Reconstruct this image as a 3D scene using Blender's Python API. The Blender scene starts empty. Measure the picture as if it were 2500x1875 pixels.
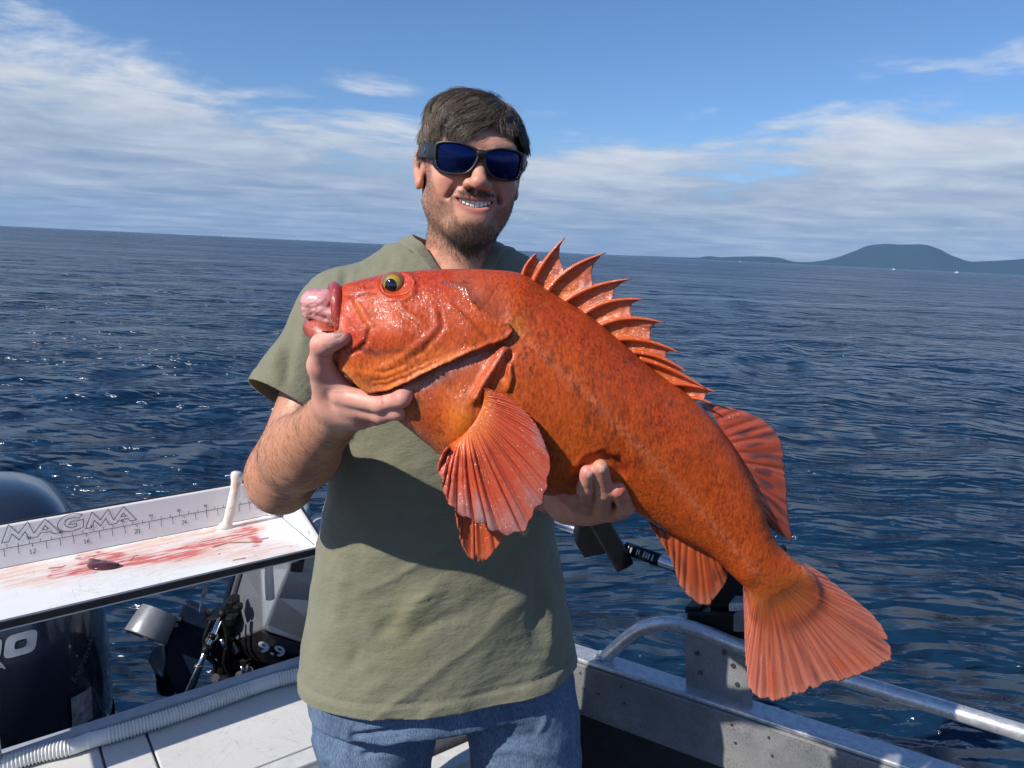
import bpy, bmesh, math, random
import numpy as np
from mathutils import Matrix, Vector, Euler
from mathutils.bvhtree import BVHTree

random.seed(7)
rng = np.random.default_rng(7)
S = bpy.context.scene
COL = S.collection

# ------------------------------------------------------------------ camera, sky, sun, exposure
FPX, IW, IH = 1850.0, 2500.0, 1875.0
PITCH = math.radians(10.0)
ROLL = math.radians(2.75)
CAM_H = 1.90
_cp, _sp = math.cos(PITCH), math.sin(PITCH)
# the boat heels a little against the level sea: BOAT maps boat coordinates (camera at the origin) to the world
BOAT = Matrix.Translation((0, 0, CAM_H)) @ Matrix.Rotation(-ROLL, 4, Vector((0, _cp, -_sp)))

cam_d = bpy.data.cameras.new('camera')
cam_d.sensor_width = 36.0
cam_d.lens = FPX / IW * 36.0
cam_d.clip_start = 0.02
cam_d.clip_end = 60000
cam = bpy.data.objects.new('camera', cam_d)
COL.objects.link(cam)
cam.matrix_world = BOAT @ Matrix.Rotation(math.radians(90) - PITCH, 4, 'X')
S.camera = cam

SUN_AZ = math.radians(232.0)     # compass style: 0 = +Y (ahead), clockwise; the sun stands behind and to the left
SUN_EL = math.radians(38.0)
sun_from = Vector((math.sin(SUN_AZ) * math.cos(SUN_EL), math.cos(SUN_AZ) * math.cos(SUN_EL), math.sin(SUN_EL)))

def build_world():
    w = bpy.data.worlds.new('World'); S.world = w; w.use_nodes = True
    nt = w.node_tree; N = nt.nodes; L = nt.links
    N.clear()
    def nd(t, **k):
        n = N.new(t)
        for a, b in k.items(): setattr(n, a, b)
        return n
    def mth(op, a, b=None, c=None, clamp=False):
        n = nd('ShaderNodeMath', operation=op); n.use_clamp = clamp
        for i, x in enumerate((a, b, c)):
            if x is None: continue
            if isinstance(x, (int, float)): n.inputs[i].default_value = x
            else: L.new(x, n.inputs[i])
        return n.outputs[0]
    def noise(vec, scale, detail, rough=0.55, dist=0.0):
        n = nd('ShaderNodeTexNoise'); L.new(vec, n.inputs['Vector'])
        n.inputs['Scale'].default_value = scale; n.inputs['Detail'].default_value = detail
        n.inputs['Roughness'].default_value = rough; n.inputs['Distortion'].default_value = dist
        return n.outputs['Fac']
    sky = nd('ShaderNodeTexSky', sky_type='NISHITA')
    sky.sun_disc = False
    sky.sun_elevation = SUN_EL; sky.sun_rotation = SUN_AZ
    sky.altitude = 0; sky.air_density = 1.0; sky.dust_density = 0.2; sky.ozone_density = 1.6
    tn = nd('ShaderNodeMix', data_type='RGBA', blend_type='MULTIPLY'); tn.inputs[0].default_value = 1.0; L.new(sky.outputs[0], tn.inputs[6]); tn.inputs[7].default_value = (0.70, 0.93, 1.26, 1)
    bg1 = nd('ShaderNodeBackground'); L.new(tn.outputs[2], bg1.inputs[0]); bg1.inputs[1].default_value = 0.088
    tc = nd('ShaderNodeTexCoord'); sep = nd('ShaderNodeSeparateXYZ'); L.new(tc.outputs['Generated'], sep.inputs[0])
    x, y, z = sep.outputs
    zc = mth('MAXIMUM', z, 0.0)
    den = mth('ADD', zc, 0.055)
    cx = mth('DIVIDE', x, den); cy = mth('DIVIDE', y, den)
    cmb = nd('ShaderNodeCombineXYZ'); L.new(mth('MULTIPLY', cx, 0.85), cmb.inputs[0]); L.new(mth('MULTIPLY', cy, 0.95), cmb.inputs[1])
    n_big = noise(cmb.outputs[0], 0.30, 3.0, 0.5, 0.3)
    n_mid = noise(cmb.outputs[0], 1.1, 8.0, 0.62, 0.4)
    # streaks seen edge-on near the horizon
    cmb2 = nd('ShaderNodeCombineXYZ'); L.new(x, cmb2.inputs[0]); L.new(y, cmb2.inputs[1]); L.new(mth('MULTIPLY', zc, 4.2), cmb2.inputs[2])
    n_str = noise(cmb2.outputs[0], 3.4, 8.0, 0.6, 0.5)
    # the bank of cloud reaches higher away from the middle of the view, and thins upwards
    ax = mth('ABSOLUTE', mth('ADD', x, -0.02))
    top = mth('ADD', mth('MULTIPLY', mth('POWER', mth('MINIMUM', mth('MULTIPLY', ax, 2.0), 1.0), 1.4), 0.062), 0.124)
    lvl = mth('SUBTRACT', top, zc)
    lvl = mth('ADD', lvl, mth('MULTIPLY', mth('SUBTRACT', n_str, 0.5), 0.20))
    lvl = mth('ADD', lvl, mth('MULTIPLY', mth('SUBTRACT', n_mid, 0.5), 0.25))
    cov = nd('ShaderNodeMapRange', interpolation_type='SMOOTHSTEP'); L.new(lvl, cov.inputs[0])
    cov.inputs[1].default_value = -0.030; cov.inputs[2].default_value = 0.045
    # thin wisps further up
    wis = nd('ShaderNodeMapRange', interpolation_type='SMOOTHSTEP'); L.new(n_mid, wis.inputs[0])
    wis.inputs[1].default_value = 0.58; wis.inputs[2].default_value = 0.82; wis.inputs[4].default_value = 0.18
    fac = mth('MAXIMUM', mth('MULTIPLY', cov.outputs[0], 0.93), wis.outputs[0])
    # cloud tone: bright tops, grey-blue undersides and gaps
    tone = mth('ADD', mth('MULTIPLY', n_str, 0.50), mth('MULTIPLY', n_mid, 0.72))
    tone = mth('ADD', tone, mth('MULTIPLY', mth('SUBTRACT', zc, 0.11), 1.5))
    rp = nd('ShaderNodeValToRGB'); L.new(tone, rp.inputs[0])
    e = rp.color_ramp.elements
    e[0].position = 0.40; e[0].color = (0.255, 0.335, 0.475, 1)
    e[1].position = 0.80; e[1].color = (0.70, 0.73, 0.77, 1)
    k = e.new(0.56); k.color = (0.40, 0.47, 0.58, 1)
    bg2 = nd('ShaderNodeBackground'); L.new(rp.outputs[0], bg2.inputs[0]); bg2.inputs[1].default_value = 0.95
    mix = nd('ShaderNodeMixShader'); L.new(fac, mix.inputs[0]); L.new(bg1.outputs[0], mix.inputs[1]); L.new(bg2.outputs[0], mix.inputs[2])
    out = nd('ShaderNodeOutputWorld'); L.new(mix.outputs[0], out.inputs[0])
build_world()

sun_d = bpy.data.lights.new('sun', 'SUN'); sun_d.energy = 4.9; sun_d.angle = math.radians(0.53); sun_d.color = (1.0, 0.945, 0.86)
sun = bpy.data.objects.new('sun', sun_d); COL.objects.link(sun)
sun.rotation_euler = (-sun_from).to_track_quat('-Z', 'Y').to_euler()

S.view_settings.view_transform = 'Standard'; S.view_settings.look = 'None'
S.view_settings.exposure = 0.20; S.view_settings.gamma = 1.0; S.view_settings.use_curve_mapping = False
S.cycles.max_bounces = 8; S.cycles.transparent_max_bounces = 16
S.cycles.use_denoising = True

# ------------------------------------------------------------------ helpers
def ray(px, py):
    u = (np.asarray(px, float) - IW / 2) / FPX; v = (IH / 2 - np.asarray(py, float)) / FPX
    return np.stack([u, _cp + v * _sp, -_sp + v * _cp], -1)
def Q(px, py, Y):
    d = ray(px, py); return d * (np.asarray(Y, float) / d[..., 1])[..., None]
def QZ(px, py, Z):
    d = ray(px, py); return d * (np.asarray(Z, float) / d[..., 2])[..., None]
def QP(px, py, p0, n):
    d = ray(px, py); n = np.asarray(n, float); k = float(np.dot(np.asarray(p0, float), n))
    return d * (k / (d @ n))[..., None]
def proj(P):
    P = np.asarray(P, float)
    dep = P[..., 1] * _cp - P[..., 2] * _sp
    up = P[..., 1] * _sp + P[..., 2] * _cp
    return IW / 2 + FPX * P[..., 0] / dep, IH / 2 - FPX * up / dep

BASE = {}
WORLD_FRAME = set()
def thing(name, label, cat, base, group=None):
    o = bpy.data.objects.new(name, None); COL.objects.link(o); o.empty_display_size = 0.05
    o.location = base; o['label'] = label; o['category'] = cat
    if group: o['group'] = group
    BASE[o.name] = np.array(base, float)
    return o
def tag(o, label, cat, group=None):
    o['label'] = label; o['category'] = cat
    if group: o['group'] = group
    return o
def obj(name, V, F, m, parent=None, smooth=True, base=None, col=None, world=False):
    """one mesh object from boat-space vertices; F is a list of index tuples or an (n,4)/(n,3) array"""
    V = np.asarray(V, float)
    b = BASE[parent.name] if parent is not None else (np.zeros(3) if base is None else np.array(base, float))
    me = bpy.data.meshes.new(name)
    Vl = V - b
    if isinstance(F, np.ndarray):
        k = F.shape[1]
        me.vertices.add(len(Vl)); me.vertices.foreach_set('co', Vl.astype(np.float32).ravel())
        me.loops.add(F.size); me.loops.foreach_set('vertex_index', F.astype(np.int32).ravel())
        me.polygons.add(len(F)); me.polygons.foreach_set('loop_start', np.arange(0, F.size, k, dtype=np.int32))
        me.update(calc_edges=True)
    else:
        me.from_pydata([tuple(v) for v in Vl], [], [tuple(f) for f in F])
    me.validate()
    if smooth: me.polygons.foreach_set('use_smooth', np.ones(len(me.polygons), bool))
    if col is not None:
        a = me.color_attributes.new('Col', 'FLOAT_COLOR', 'POINT')
        c = np.ones((len(Vl), 4), np.float32); c[:, :3] = col; a.data.foreach_set('color', c.ravel())
    if m is not None: me.materials.append(m)
    o = bpy.data.objects.new(name, me); COL.objects.link(o)
    if parent is not None:
        o.parent = parent
        BASE[o.name] = b
    else:
        o.location = b; BASE[o.name] = b
    if world: WORLD_FRAME.add(o.name)
    return o
def bevel(o, w, seg=2, ang=30):
    m = o.modifiers.new('bevel', 'BEVEL'); m.width = w; m.segments = seg; m.limit_method = 'ANGLE'; m.angle_limit = math.radians(ang)
    return o
def solid(o, t, off=0.0):
    m = o.modifiers.new('solid', 'SOLIDIFY'); m.thickness = t; m.offset = off; return o
def subd(o, n=1):
    m = o.modifiers.new('sub', 'SUBSURF'); m.levels = n; m.render_levels = n; return o

class MB:
    def __init__(s): s.v = []; s.f = []
    def add(s, V, F):
        o = len(s.v); s.v += [tuple(map(float, p)) for p in V]; s.f += [tuple(i + o for i in f) for f in F]; return s
    def hexa(s, b, t):   # four bottom, four top points
        return s.add(list(b) + list(t), [(3, 2, 1, 0), (4, 5, 6, 7), (0, 1, 5, 4), (1, 2, 6, 5), (2, 3, 7, 6), (3, 0, 4, 7)])
    def box(s, c, ax, ay, az):   # centre and three half-axes
        c, ax, ay, az = map(lambda q: np.array(q, float), (c, ax, ay, az))
        b = [c - ax - ay - az, c + ax - ay - az, c + ax + ay - az, c - ax + ay - az]
        return s.hexa(b, [p + 2 * az for p in b])
    def tube(s, pts, r, n=16, cap=True, closed=False):
        V, F = sweep(pts, r, n, cap, closed); return s.add(V, F)
    def build(s, name, m, parent=None, smooth=False, **k): return obj(name, s.v, s.f, m, parent, smooth, **k)

def nrm(v):
    v = np.asarray(v, float); return v / np.linalg.norm(v)
def sweep(pts, r, n=16, cap=True, closed=False):
    pts = np.array(pts, float); m = len(pts); r = np.broadcast_to(np.asarray(r, float), (m,))
    t = np.gradient(pts, axis=0) if not closed else (np.roll(pts, -1, 0) - np.roll(pts, 1, 0))
    t /= np.linalg.norm(t, axis=1)[:, None] + 1e-12
    a = np.array([0, 0, 1.0]) if abs(t[0][2]) < 0.9 else np.array([1.0, 0, 0])
    V = []; u = None
    for i in range(m):
        if u is None: u = nrm(np.cross(t[i], a))
        else: u = nrm(u - t[i] * np.dot(u, t[i]))
        w = np.cross(t[i], u)
        for k in range(n):
            an = 2 * math.pi * k / n
            V.append(pts[i] + r[i] * (math.cos(an) * u + math.sin(an) * w))
    F = []
    for i in range(m if closed else m - 1):
        j = (i + 1) % m
        for k in range(n):
            F.append((i * n + k, i * n + (k + 1) % n, j * n + (k + 1) % n, j * n + k))
    if cap and not closed:
        F.append(tuple(reversed(range(n)))); F.append(tuple((m - 1) * n + k for k in range(n)))
    return V, F
def cspline(pts, n):
    """Catmull-Rom through the points, n samples"""
    P = np.array(pts, float); P = np.vstack([2 * P[0] - P[1], P, 2 * P[-1] - P[-2]]); m = len(P) - 3
    s = np.linspace(0, m - 1e-9, n); i = s.astype(int); f = (s - i)[:, None]
    a, b, c, d = P[i], P[i + 1], P[i + 2], P[i + 3]
    return 0.5 * (2 * b + (c - a) * f + (2 * a - 5 * b + 4 * c - d) * f ** 2 + (3 * b - a - 3 * c + d) * f ** 3)
def resample(pts, n):
    P = np.array(pts, float); L = np.r_[0, np.cumsum(np.linalg.norm(np.diff(P, axis=0), axis=1))]
    s = np.linspace(0, L[-1], n); return np.stack([np.interp(s, L, P[:, k]) for k in range(P.shape[1])], 1)
def sstep(a, b, x):
    t = np.clip((np.asarray(x, float) - a) / (b - a), 0, 1); return t * t * (3 - 2 * t)
def grid_faces(a, b, wrap=False):
    I = np.arange(a * b).reshape(a, b)
    if wrap: I = np.concatenate([I, I[:, :1]], 1)
    return np.stack([I[:-1, :-1], I[:-1, 1:], I[1:, 1:], I[1:, :-1]], -1).reshape(-1, 4)
def _h(i, j, k, seed):
    with np.errstate(over='ignore'):
        n = (i.astype(np.uint32) * np.uint32(374761393) + j.astype(np.uint32) * np.uint32(668265263) + k.astype(np.uint32) * np.uint32(2147483647) + np.uint32(seed * 9176 + 77))
        n = (n ^ (n >> np.uint32(13))) * np.uint32(1274126177)
        n = n ^ (n >> np.uint32(16))
    return n.astype(np.float64) / 4294967295.0
def vnoise(P, seed=0):
    P = np.asarray(P, float); I = np.floor(P).astype(np.int64); f = P - I; f = f * f * (3 - 2 * f)
    r = 0
    for dx in (0, 1):
        for dy in (0, 1):
            for dz in (0, 1):
                w = (f[:, 0] if dx else 1 - f[:, 0]) * (f[:, 1] if dy else 1 - f[:, 1]) * (f[:, 2] if dz else 1 - f[:, 2])
                r = r + w * _h(I[:, 0] + dx, I[:, 1] + dy, I[:, 2] + dz, seed)
    return r * 2 - 1
def fbm(P, oct=4, seed=0, gain=0.5):
    P = np.asarray(P, float); a = 1.0; r = 0; t = 0
    for o in range(oct):
        r = r + a * vnoise(P * 2 ** o + 17.3 * o, seed + o); t += a; a *= gain
    return r / t
def pldist(px, py, pl):
    """distance to a polyline and the parameter along it (0..1)"""
    pl = np.array(pl, float); best = np.full(np.shape(px), 1e9); par = np.zeros(np.shape(px)); m = len(pl) - 1
    for i in range(m):
        a, b = pl[i], pl[i + 1]; ab = b - a
        t = np.clip(((px - a[0]) * ab[0] + (py - a[1]) * ab[1]) / (ab @ ab + 1e-9), 0, 1)
        d = np.hypot(px - a[0] - t * ab[0], py - a[1] - t * ab[1])
        k = d < best; best = np.where(k, d, best); par = np.where(k, (i + t) / m, par)
    return best, par
def inpoly(px, py, pl):
    pl = np.array(pl, float); r = np.zeros(np.shape(px), bool); n = len(pl)
    for i in range(n):
        x0, y0 = pl[i]; x1, y1 = pl[(i + 1) % n]
        c = ((y0 > py) != (y1 > py)) & (px < (x1 - x0) * (py - y0) / (y1 - y0 + 1e-12) + x0); r ^= c
    return r
def sdpoly(px, py, pl):
    pl = list(pl); d, _ = pldist(px, py, pl + [pl[0]]); return np.where(inpoly(px, py, pl), -d, d)

# ------------------------------------------------------------------ materials
class NT:
    def __init__(s, name):
        s.m = bpy.data.materials.new(name); s.m.use_nodes = True; s.t = s.m.node_tree; s.N = s.t.nodes; s.L = s.t.links
        s.b = s.N['Principled BSDF']; s.out = s.N['Material Output']
    def nd(s, t, **k):
        n = s.N.new(t)
        for a, b in k.items(): setattr(n, a, b)
        return n
    def set(s, **k):
        for a, v in k.items():
            s.b.inputs[a.replace('_', ' ')].default_value = v
        return s
    def lk(s, a, b): s.L.new(a, b)
    def put(s, name, sock): s.L.new(sock, s.b.inputs[name])
    def coord(s, kind='Object', scale=(1, 1, 1), rot=(0, 0, 0)):
        c = s.nd('ShaderNodeTexCoord'); mp = s.nd('ShaderNodeMapping'); s.lk(c.outputs[kind], mp.inputs[0])
        mp.inputs['Scale'].default_value = scale; mp.inputs['Rotation'].default_value = rot; return mp.outputs[0]
    def noise(s, vec, scale, detail=4, rough=0.55, dist=0.0):
        n = s.nd('ShaderNodeTexNoise'); s.lk(vec, n.inputs['Vector']); n.inputs['Scale'].default_value = scale
        n.inputs['Detail'].default_value = detail; n.inputs['Roughness'].default_value = rough; n.inputs['Distortion'].default_value = dist
        return n.outputs['Fac']
    def voro(s, vec, scale, feat='F1', rnd=1.0):
        n = s.nd('ShaderNodeTexVoronoi', feature=feat); s.lk(vec, n.inputs['Vector']); n.inputs['Scale'].default_value = scale
        n.inputs['Randomness'].default_value = rnd; return n.outputs['Distance']
    def ramp(s, fac, stops):
        r = s.nd('ShaderNodeValToRGB'); s.lk(fac, r.inputs[0]); e = r.color_ramp.elements
        while len(e) < len(stops): e.new(0.5)
        for k, (p, c) in enumerate(stops):
            e[k].position = p; e[k].color = (c, c, c, 1) if isinstance(c, (int, float)) else (*c, 1)
        return r.outputs[0]
    def mix(s, fac, a, b, mode='MIX'):
        n = s.nd('ShaderNodeMix', data_type='RGBA', blend_type=mode)
        for sock, v in ((n.inputs[0], fac), (n.inputs[6], a), (n.inputs[7], b)):
            if isinstance(v, (int, float)): sock.default_value = v
            elif isinstance(v, tuple): sock.default_value = (*v, 1)
            else: s.lk(v, sock)
        return n.outputs[2]
    def math(s, op, a, b=None, clamp=False):
        n = s.nd('ShaderNodeMath', operation=op); n.use_clamp = clamp
        for i, x in enumerate((a, b)):
            if x is None: continue
            if isinstance(x, (int, float)): n.inputs[i].default_value = x
            else: s.lk(x, n.inputs[i])
        return n.outputs[0]
    def attr(s, name='Col'):
        n = s.nd('ShaderNodeAttribute'); n.attribute_name = name; return n.outputs['Color']
    def bump(s, h, strength=0.3, dist=0.001, prev=None):
        n = s.nd('ShaderNodeBump'); n.inputs['Strength'].default_value = strength; n.inputs['Distance'].default_value = dist
        s.lk(h, n.inputs['Height'])
        if prev is not None: s.lk(prev, n.inputs['Normal'])
        s.put('Normal', n.outputs[0]); return n.outputs[0]
def plain(name, c, rough=0.5, metal=0.0, var=0.12, vs=40.0, bump=0.0, bs=200.0, coat=0.0, spec=0.5):
    """base colour with a little mottling, roughness variation and grain"""
    t = NT(name); t.set(Metallic=metal, Roughness=rough); t.b.inputs['Specular IOR Level'].default_value = spec
    if coat: t.b.inputs['Coat Weight'].default_value = coat; t.b.inputs['Coat Roughness'].default_value = 0.05
    o = t.coord(); n = t.noise(o, vs, 5, 0.6)
    lo = tuple(x * (1 - var) for x in c); hi = tuple(min(1, x * (1 + var)) for x in c)
    t.put('Base Color', t.ramp(n, [(0.3, lo), (0.7, hi)]))
    r = t.ramp(t.noise(o, vs * 2.3, 4), [(0.3, max(0.02, rough - 0.08)), (0.7, min(1, rough + 0.08))]); t.put('Roughness', r)
    if bump: t.bump(t.noise(o, bs, 3), bump, 0.0006)
    return t.m
# ------------------------------------------------------------------ the sea
def build_sea():
    rad = np.concatenate([np.geomspace(0.9, 70, 560), np.geomspace(70, 14000, 150)[1:]])
    ang = np.concatenate([np.linspace(-180, -62, 40, endpoint=False), np.linspace(-62, 62, 860), np.linspace(62, 180, 41)[1:]]) * math.pi / 180
    R, A = np.meshgrid(rad, ang, indexing='ij')
    X = R * np.sin(A); Y = R * np.cos(A)
    cell = np.maximum(np.gradient(rad)[:, None] * np.ones_like(A), R * np.gradient(ang)[None, :])
    Z = np.zeros_like(X); dX = np.zeros_like(X); dY = np.zeros_like(X)
    g = np.random.default_rng(3)
    for k in range(110):
        lam = 0.14 * (7.0 / 0.14) ** (g.random() ** 1.35)
        th = math.radians(-62) + g.normal() * 0.62
        amp = 0.0028 * lam ** 0.92 * (0.55 + 0.9 * g.random())
        if lam > 2.5: amp *= 0.60
        if lam < 0.45: amp *= 0.55
        kk = 2 * math.pi / lam; ph = g.random() * 6.283
        cx, cy = math.cos(th), math.sin(th)
        w = amp * (1 - sstep(0.16, 0.36, cell / lam))
        a = kk * (X * cx + Y * cy) + ph + 0.5 * np.sin(0.37 * (X * cy - Y * cx) + ph)
        Z += w * np.cos(a); dX -= 0.8 * w * cx * np.sin(a); dY -= 0.8 * w * cy * np.sin(a)
    V = np.stack([X + dX, Y + dY, Z], -1).reshape(-1, 3)
    F = grid_faces(len(rad), len(ang), wrap=False)[:, ::-1]
    t = NT('sea_water')
    t.set(Base_Color=(0.004, 0.016, 0.036, 1), Roughness=0.13, IOR=1.333)
    o = t.coord()
    fine = t.noise(t.coord(scale=(1, 1.7, 1), rot=(0, 0, 0.5)), 5.5, 5, 0.6, 0.6)
    mid = t.noise(t.coord(scale=(0.55, 1.2, 1), rot=(0, 0, 0.45)), 0.9, 6, 0.62, 0.4)
    far = t.noise(t.coord(scale=(0.5, 1.2, 1), rot=(0, 0, 0.4)), 0.09, 7, 0.65, 0.3)
    b1 = t.bump(far, 0.9, 5.0); b2 = t.bump(mid, 0.9, 0.17, b1); t.bump(fine, 0.32, 0.016, b2)
    t.put('Base Color', t.mix(t.noise(o, 0.02, 4), (0.0040, 0.018, 0.044), (0.0070, 0.030, 0.068)))
    fa = t.nd('ShaderNodeAttribute'); fa.attribute_name = 'chop'      # wind chop too small to mesh shows as roughness farther out
    pat = t.ramp(t.noise(t.coord(scale=(0.5, 1.0, 1)), 0.055, 8, 0.72, 0.2), [(0.36, 0.0), (0.64, 1.0)])
    t.put('Roughness', t.math('ADD', 0.11, t.math('MULTIPLY', fa.outputs['Fac'], t.math('ADD', 0.03, t.math('MULTIPLY', pat, 0.19)))))
    s = obj('sea', V, np.ascontiguousarray(F), t.m, world=True); s['kind'] = 'structure'
    at_ = s.data.attributes.new('chop', 'FLOAT', 'POINT'); at_.data.foreach_set('value', sstep(1.2, 5.5, np.log(np.maximum(R.ravel(), 1.0))).astype(np.float32))
build_sea()

def polar(az_px, d, z):   # a far point seen at a photo column, d metres away, z above the sea
    a = math.atan((az_px - IW / 2) / FPX); return np.array([d * math.sin(a), d * math.cos(a), z])
def build_hills():
    def ridge(prof, d, depth, name, c):
        """prof: (photo column, pixels above the horizon)"""
        P = np.array(prof, float); xs = np.linspace(P[0, 0], P[-1, 0], 260)
        hs = np.interp(xs, P[:, 0], P[:, 1]); k = np.array([1, 2, 3, 2, 1.]) / 9
        hs = np.convolve(np.pad(hs, 2, 'edge'), k, 'valid') * (1 + 0.03 * fbm(np.stack([xs * 0.05, xs * 0, xs * 0], 1), 4, 5))
        rows = 24; V = []
        for j in range(rows):
            f = j / (rows - 1); prof_f = math.sin(math.pi * min(1, f * 1.02)) ** 0.8 if f < 1 else 0
            for x, h in zip(xs, hs):
                dd = d + (f - 0.5) * depth; p = polar(x, dd, 0)
                z = max(0, h) / FPX * d * prof_f
                n = fbm(np.array([[p[0] / 260, p[1] / 260, 3]]), 3, 9)[0] if 0 < f < 1 else 0
                V.append((p[0], p[1], z * (1 + 0.10 * n * (1 - prof_f)) - 2))
        F = grid_faces(rows, len(xs))[:, ::-1]
        o = obj(name, V, np.ascontiguousarray(F), c, world=True); o['kind'] = 'structure'
    t = NT('forested_hillside'); t.set(Roughness=1.0); t.b.inputs['Specular IOR Level'].default_value = 0.0
    t.put('Base Color', t.ramp(t.noise(t.coord(), 0.012, 8, 0.65), [(0.3, (0.014, 0.03, 0.034)), (0.7, (0.03, 0.048, 0.046))]))
    ridge([(1380, 0), (1560, 2), (1690, 4), (1698, 10), (1712, 9), (1735, 7), (1765, 10), (1810, 13), (1850, 14), (1875, 13), (1910, 5), (1950, 6), (2000, 14), (2050, 32), (2075, 45),
           (2110, 51), (2160, 52), (2225, 54), (2255, 46), (2290, 32), (2330, 22), (2400, 26), (2500, 36), (2700, 40), (2900, 24), (3150, 0)], 11500, 3000, 'hills', t.m)
build_hills()

def build_far_boat(px, d, length, label):
    a = math.atan((px - IW / 2) / FPX); base = polar(px, d, 0.0); ux = np.array([math.cos(a), -math.sin(a), 0]); uy = np.array([math.sin(a), math.cos(a), 0]); uz = np.array([0, 0, 1.])
    o = thing('fishing_boat', label, 'boat', tuple(base), 'boats far out on the water'); WORLD_FRAME.add(o.name)
    L = length; m = MB()
    deck = [base + ux * x * L + uy * y * L + uz * z * L for x, y, z in ((-.5, -.14, .10), (.35, -.14, .12), (.55, 0, .17), (.35, .14, .12), (-.5, .14, .10))]
    keel = [base + ux * x * L + uy * y * L + uz * z * L for x, y, z in ((-.48, -.10, -.02), (.30, -.09, -.02), (.45, 0, -.02), (.30, .09, -.02), (-.48, .10, -.02))]
    m.add(keel + deck, [(5, 6, 7, 8, 9), (0, 1, 6, 5), (1, 2, 7, 6), (2, 3, 8, 7), (3, 4, 9, 8), (4, 0, 5, 9)]).build('hull', M_BOATWHITE, o)
    MB().hexa([base + ux * x * L + uy * y * L + uz * .11 * L for x, y in ((-.12, -.1), (.22, -.1), (.22, .1), (-.12, .1))],
              [base + ux * x * L + uy * y * L + uz * .32 * L for x, y in ((-.10, -.08), (.14, -.08), (.14, .08), (-.10, .08))]).build('cabin', M_BOATWHITE, o)
    MB().tube([base + uz * .30 * L, base + uz * .62 * L], .012 * L, 8).build('mast', M_BOATWHITE, o)
M_BOATWHITE = plain('boat_white_paint', (0.8, 0.8, 0.8), 0.4)
build_far_boat(2153, 1500, 6.0, 'tiny white boat on the sea below the middle of the mountain')
build_far_boat(2305, 1300, 6.0, 'tiny white boat on the sea below the right slope of the mountain')
build_far_boat(1783, 2200, 6.0, 'faint white boat near the horizon below the low hills')
build_far_boat(540, 2600, 14.0, 'tiny dark boat on the horizon above the cleaning table')

def build_haze():
    x0, x1, y0, y1, z0, z1 = -14300., 14300., -14300., 14300., -3., 480.
    b = [(x0, y0, z0), (x1, y0, z0), (x1, y1, z0), (x0, y1, z0)]; tp_ = [(x, y, z1) for x, y, _ in b]
    o = MB().hexa(b, tp_).build('haze', None, world=True); o['kind'] = 'stuff'; WORLD_FRAME.add(o.name)
    m = bpy.data.materials.new('pale_blue_air'); m.use_nodes = True; nt = m.node_tree; nt.nodes.remove(nt.nodes['Principled BSDF'])
    v = nt.nodes.new('ShaderNodeVolumePrincipled'); v.inputs['Color'].default_value = (0.33, 0.60, 1.0, 1); v.inputs['Density'].default_value = 4.5e-5; v.inputs['Anisotropy'].default_value = 0.0
    nt.links.new(v.outputs[0], nt.nodes['Material Output'].inputs['Volume']); o.data.materials.append(m)
build_haze()
# ------------------------------------------------------------------ the boat: transom shelf, gunwale, deck, rail
TD = nrm(np.array([0.815, 0.579, 0]))      # along the transom, to the right and away
TN = np.array([-0.579, 0.815, 0])          # outboard over the transom
UP = np.array([0, 0, 1.0])
M_WHITE_SHELF = None
def mat_board(name, base, scr=0.5, stain=False):
    t = NT(name); o = t.coord(); t.set(Roughness=0.42)
    col = t.ramp(t.noise(o, 6, 5), [(0.3, tuple(x * 0.94 for x in base)), (0.7, base)])
    for k, (rot, sc) in enumerate(((0.5, 34), (1.35, 28), (-0.35, 40), (2.2, 30))):
        v = t.coord(scale=(1 / 3.0, 1 / 60.0, 1.0), rot=(0, 0, rot)); v.node.vector_type = 'TEXTURE'; n = t.noise(v, sc / 22.0, 2, 0.5, 0.1)
        line = t.ramp(n, [(0.490, 0.0), (0.500, 1.0), (0.510, 0.0)])
        msk = t.ramp(t.noise(t.coord(), 9 + 3 * k, 3), [(0.48, 0.0), (0.62, 1.0)])
        f = t.math('MULTIPLY', t.math('MULTIPLY', line, msk), scr)
        col = t.mix(f, col, (0.30, 0.25, 0.20))
    sp = t.ramp(t.noise(o, 260, 2), [(0.70, 0.0), (0.76, 1.0)])
    col = t.mix(t.math('MULTIPLY', sp, 0.35), col, (0.35, 0.30, 0.26))
    if stain:
        col = t.mix(1.0, col, t.attr('Col'), 'MULTIPLY')
        st = t.attr('Col')
    t.put('Base Color', col)
    if stain:
        sp_ = t.nd('ShaderNodeSeparateColor'); t.lk(st, sp_.inputs[0]); t.put('Roughness', t.math('SUBTRACT', 0.42, t.math('MULTIPLY', t.math('SUBTRACT', 1.0, sp_.outputs[1]), 0.30)))
    t.bump(t.noise(o, 90, 4), 0.06, 0.001)
    return t.m
M_ALU = NT('brushed_aluminium')
M_ALU.set(Metallic=0.62, Roughness=0.36)
_o = M_ALU.coord(); M_ALU.put('Base Color', M_ALU.ramp(M_ALU.noise(_o, 55, 6, 0.7), [(0.32, (0.42, 0.43, 0.45)), (0.68, (0.70, 0.71, 0.72))]))
M_ALU.put('Roughness', M_ALU.ramp(M_ALU.noise(_o, 130, 4), [(0.3, 0.24), (0.7, 0.48)])); M_ALU.bump(M_ALU.noise(M_ALU.coord(scale=(1, 1, 9)), 160, 3), 0.10, 0.0005)
M_ALU = M_ALU.m
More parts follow.
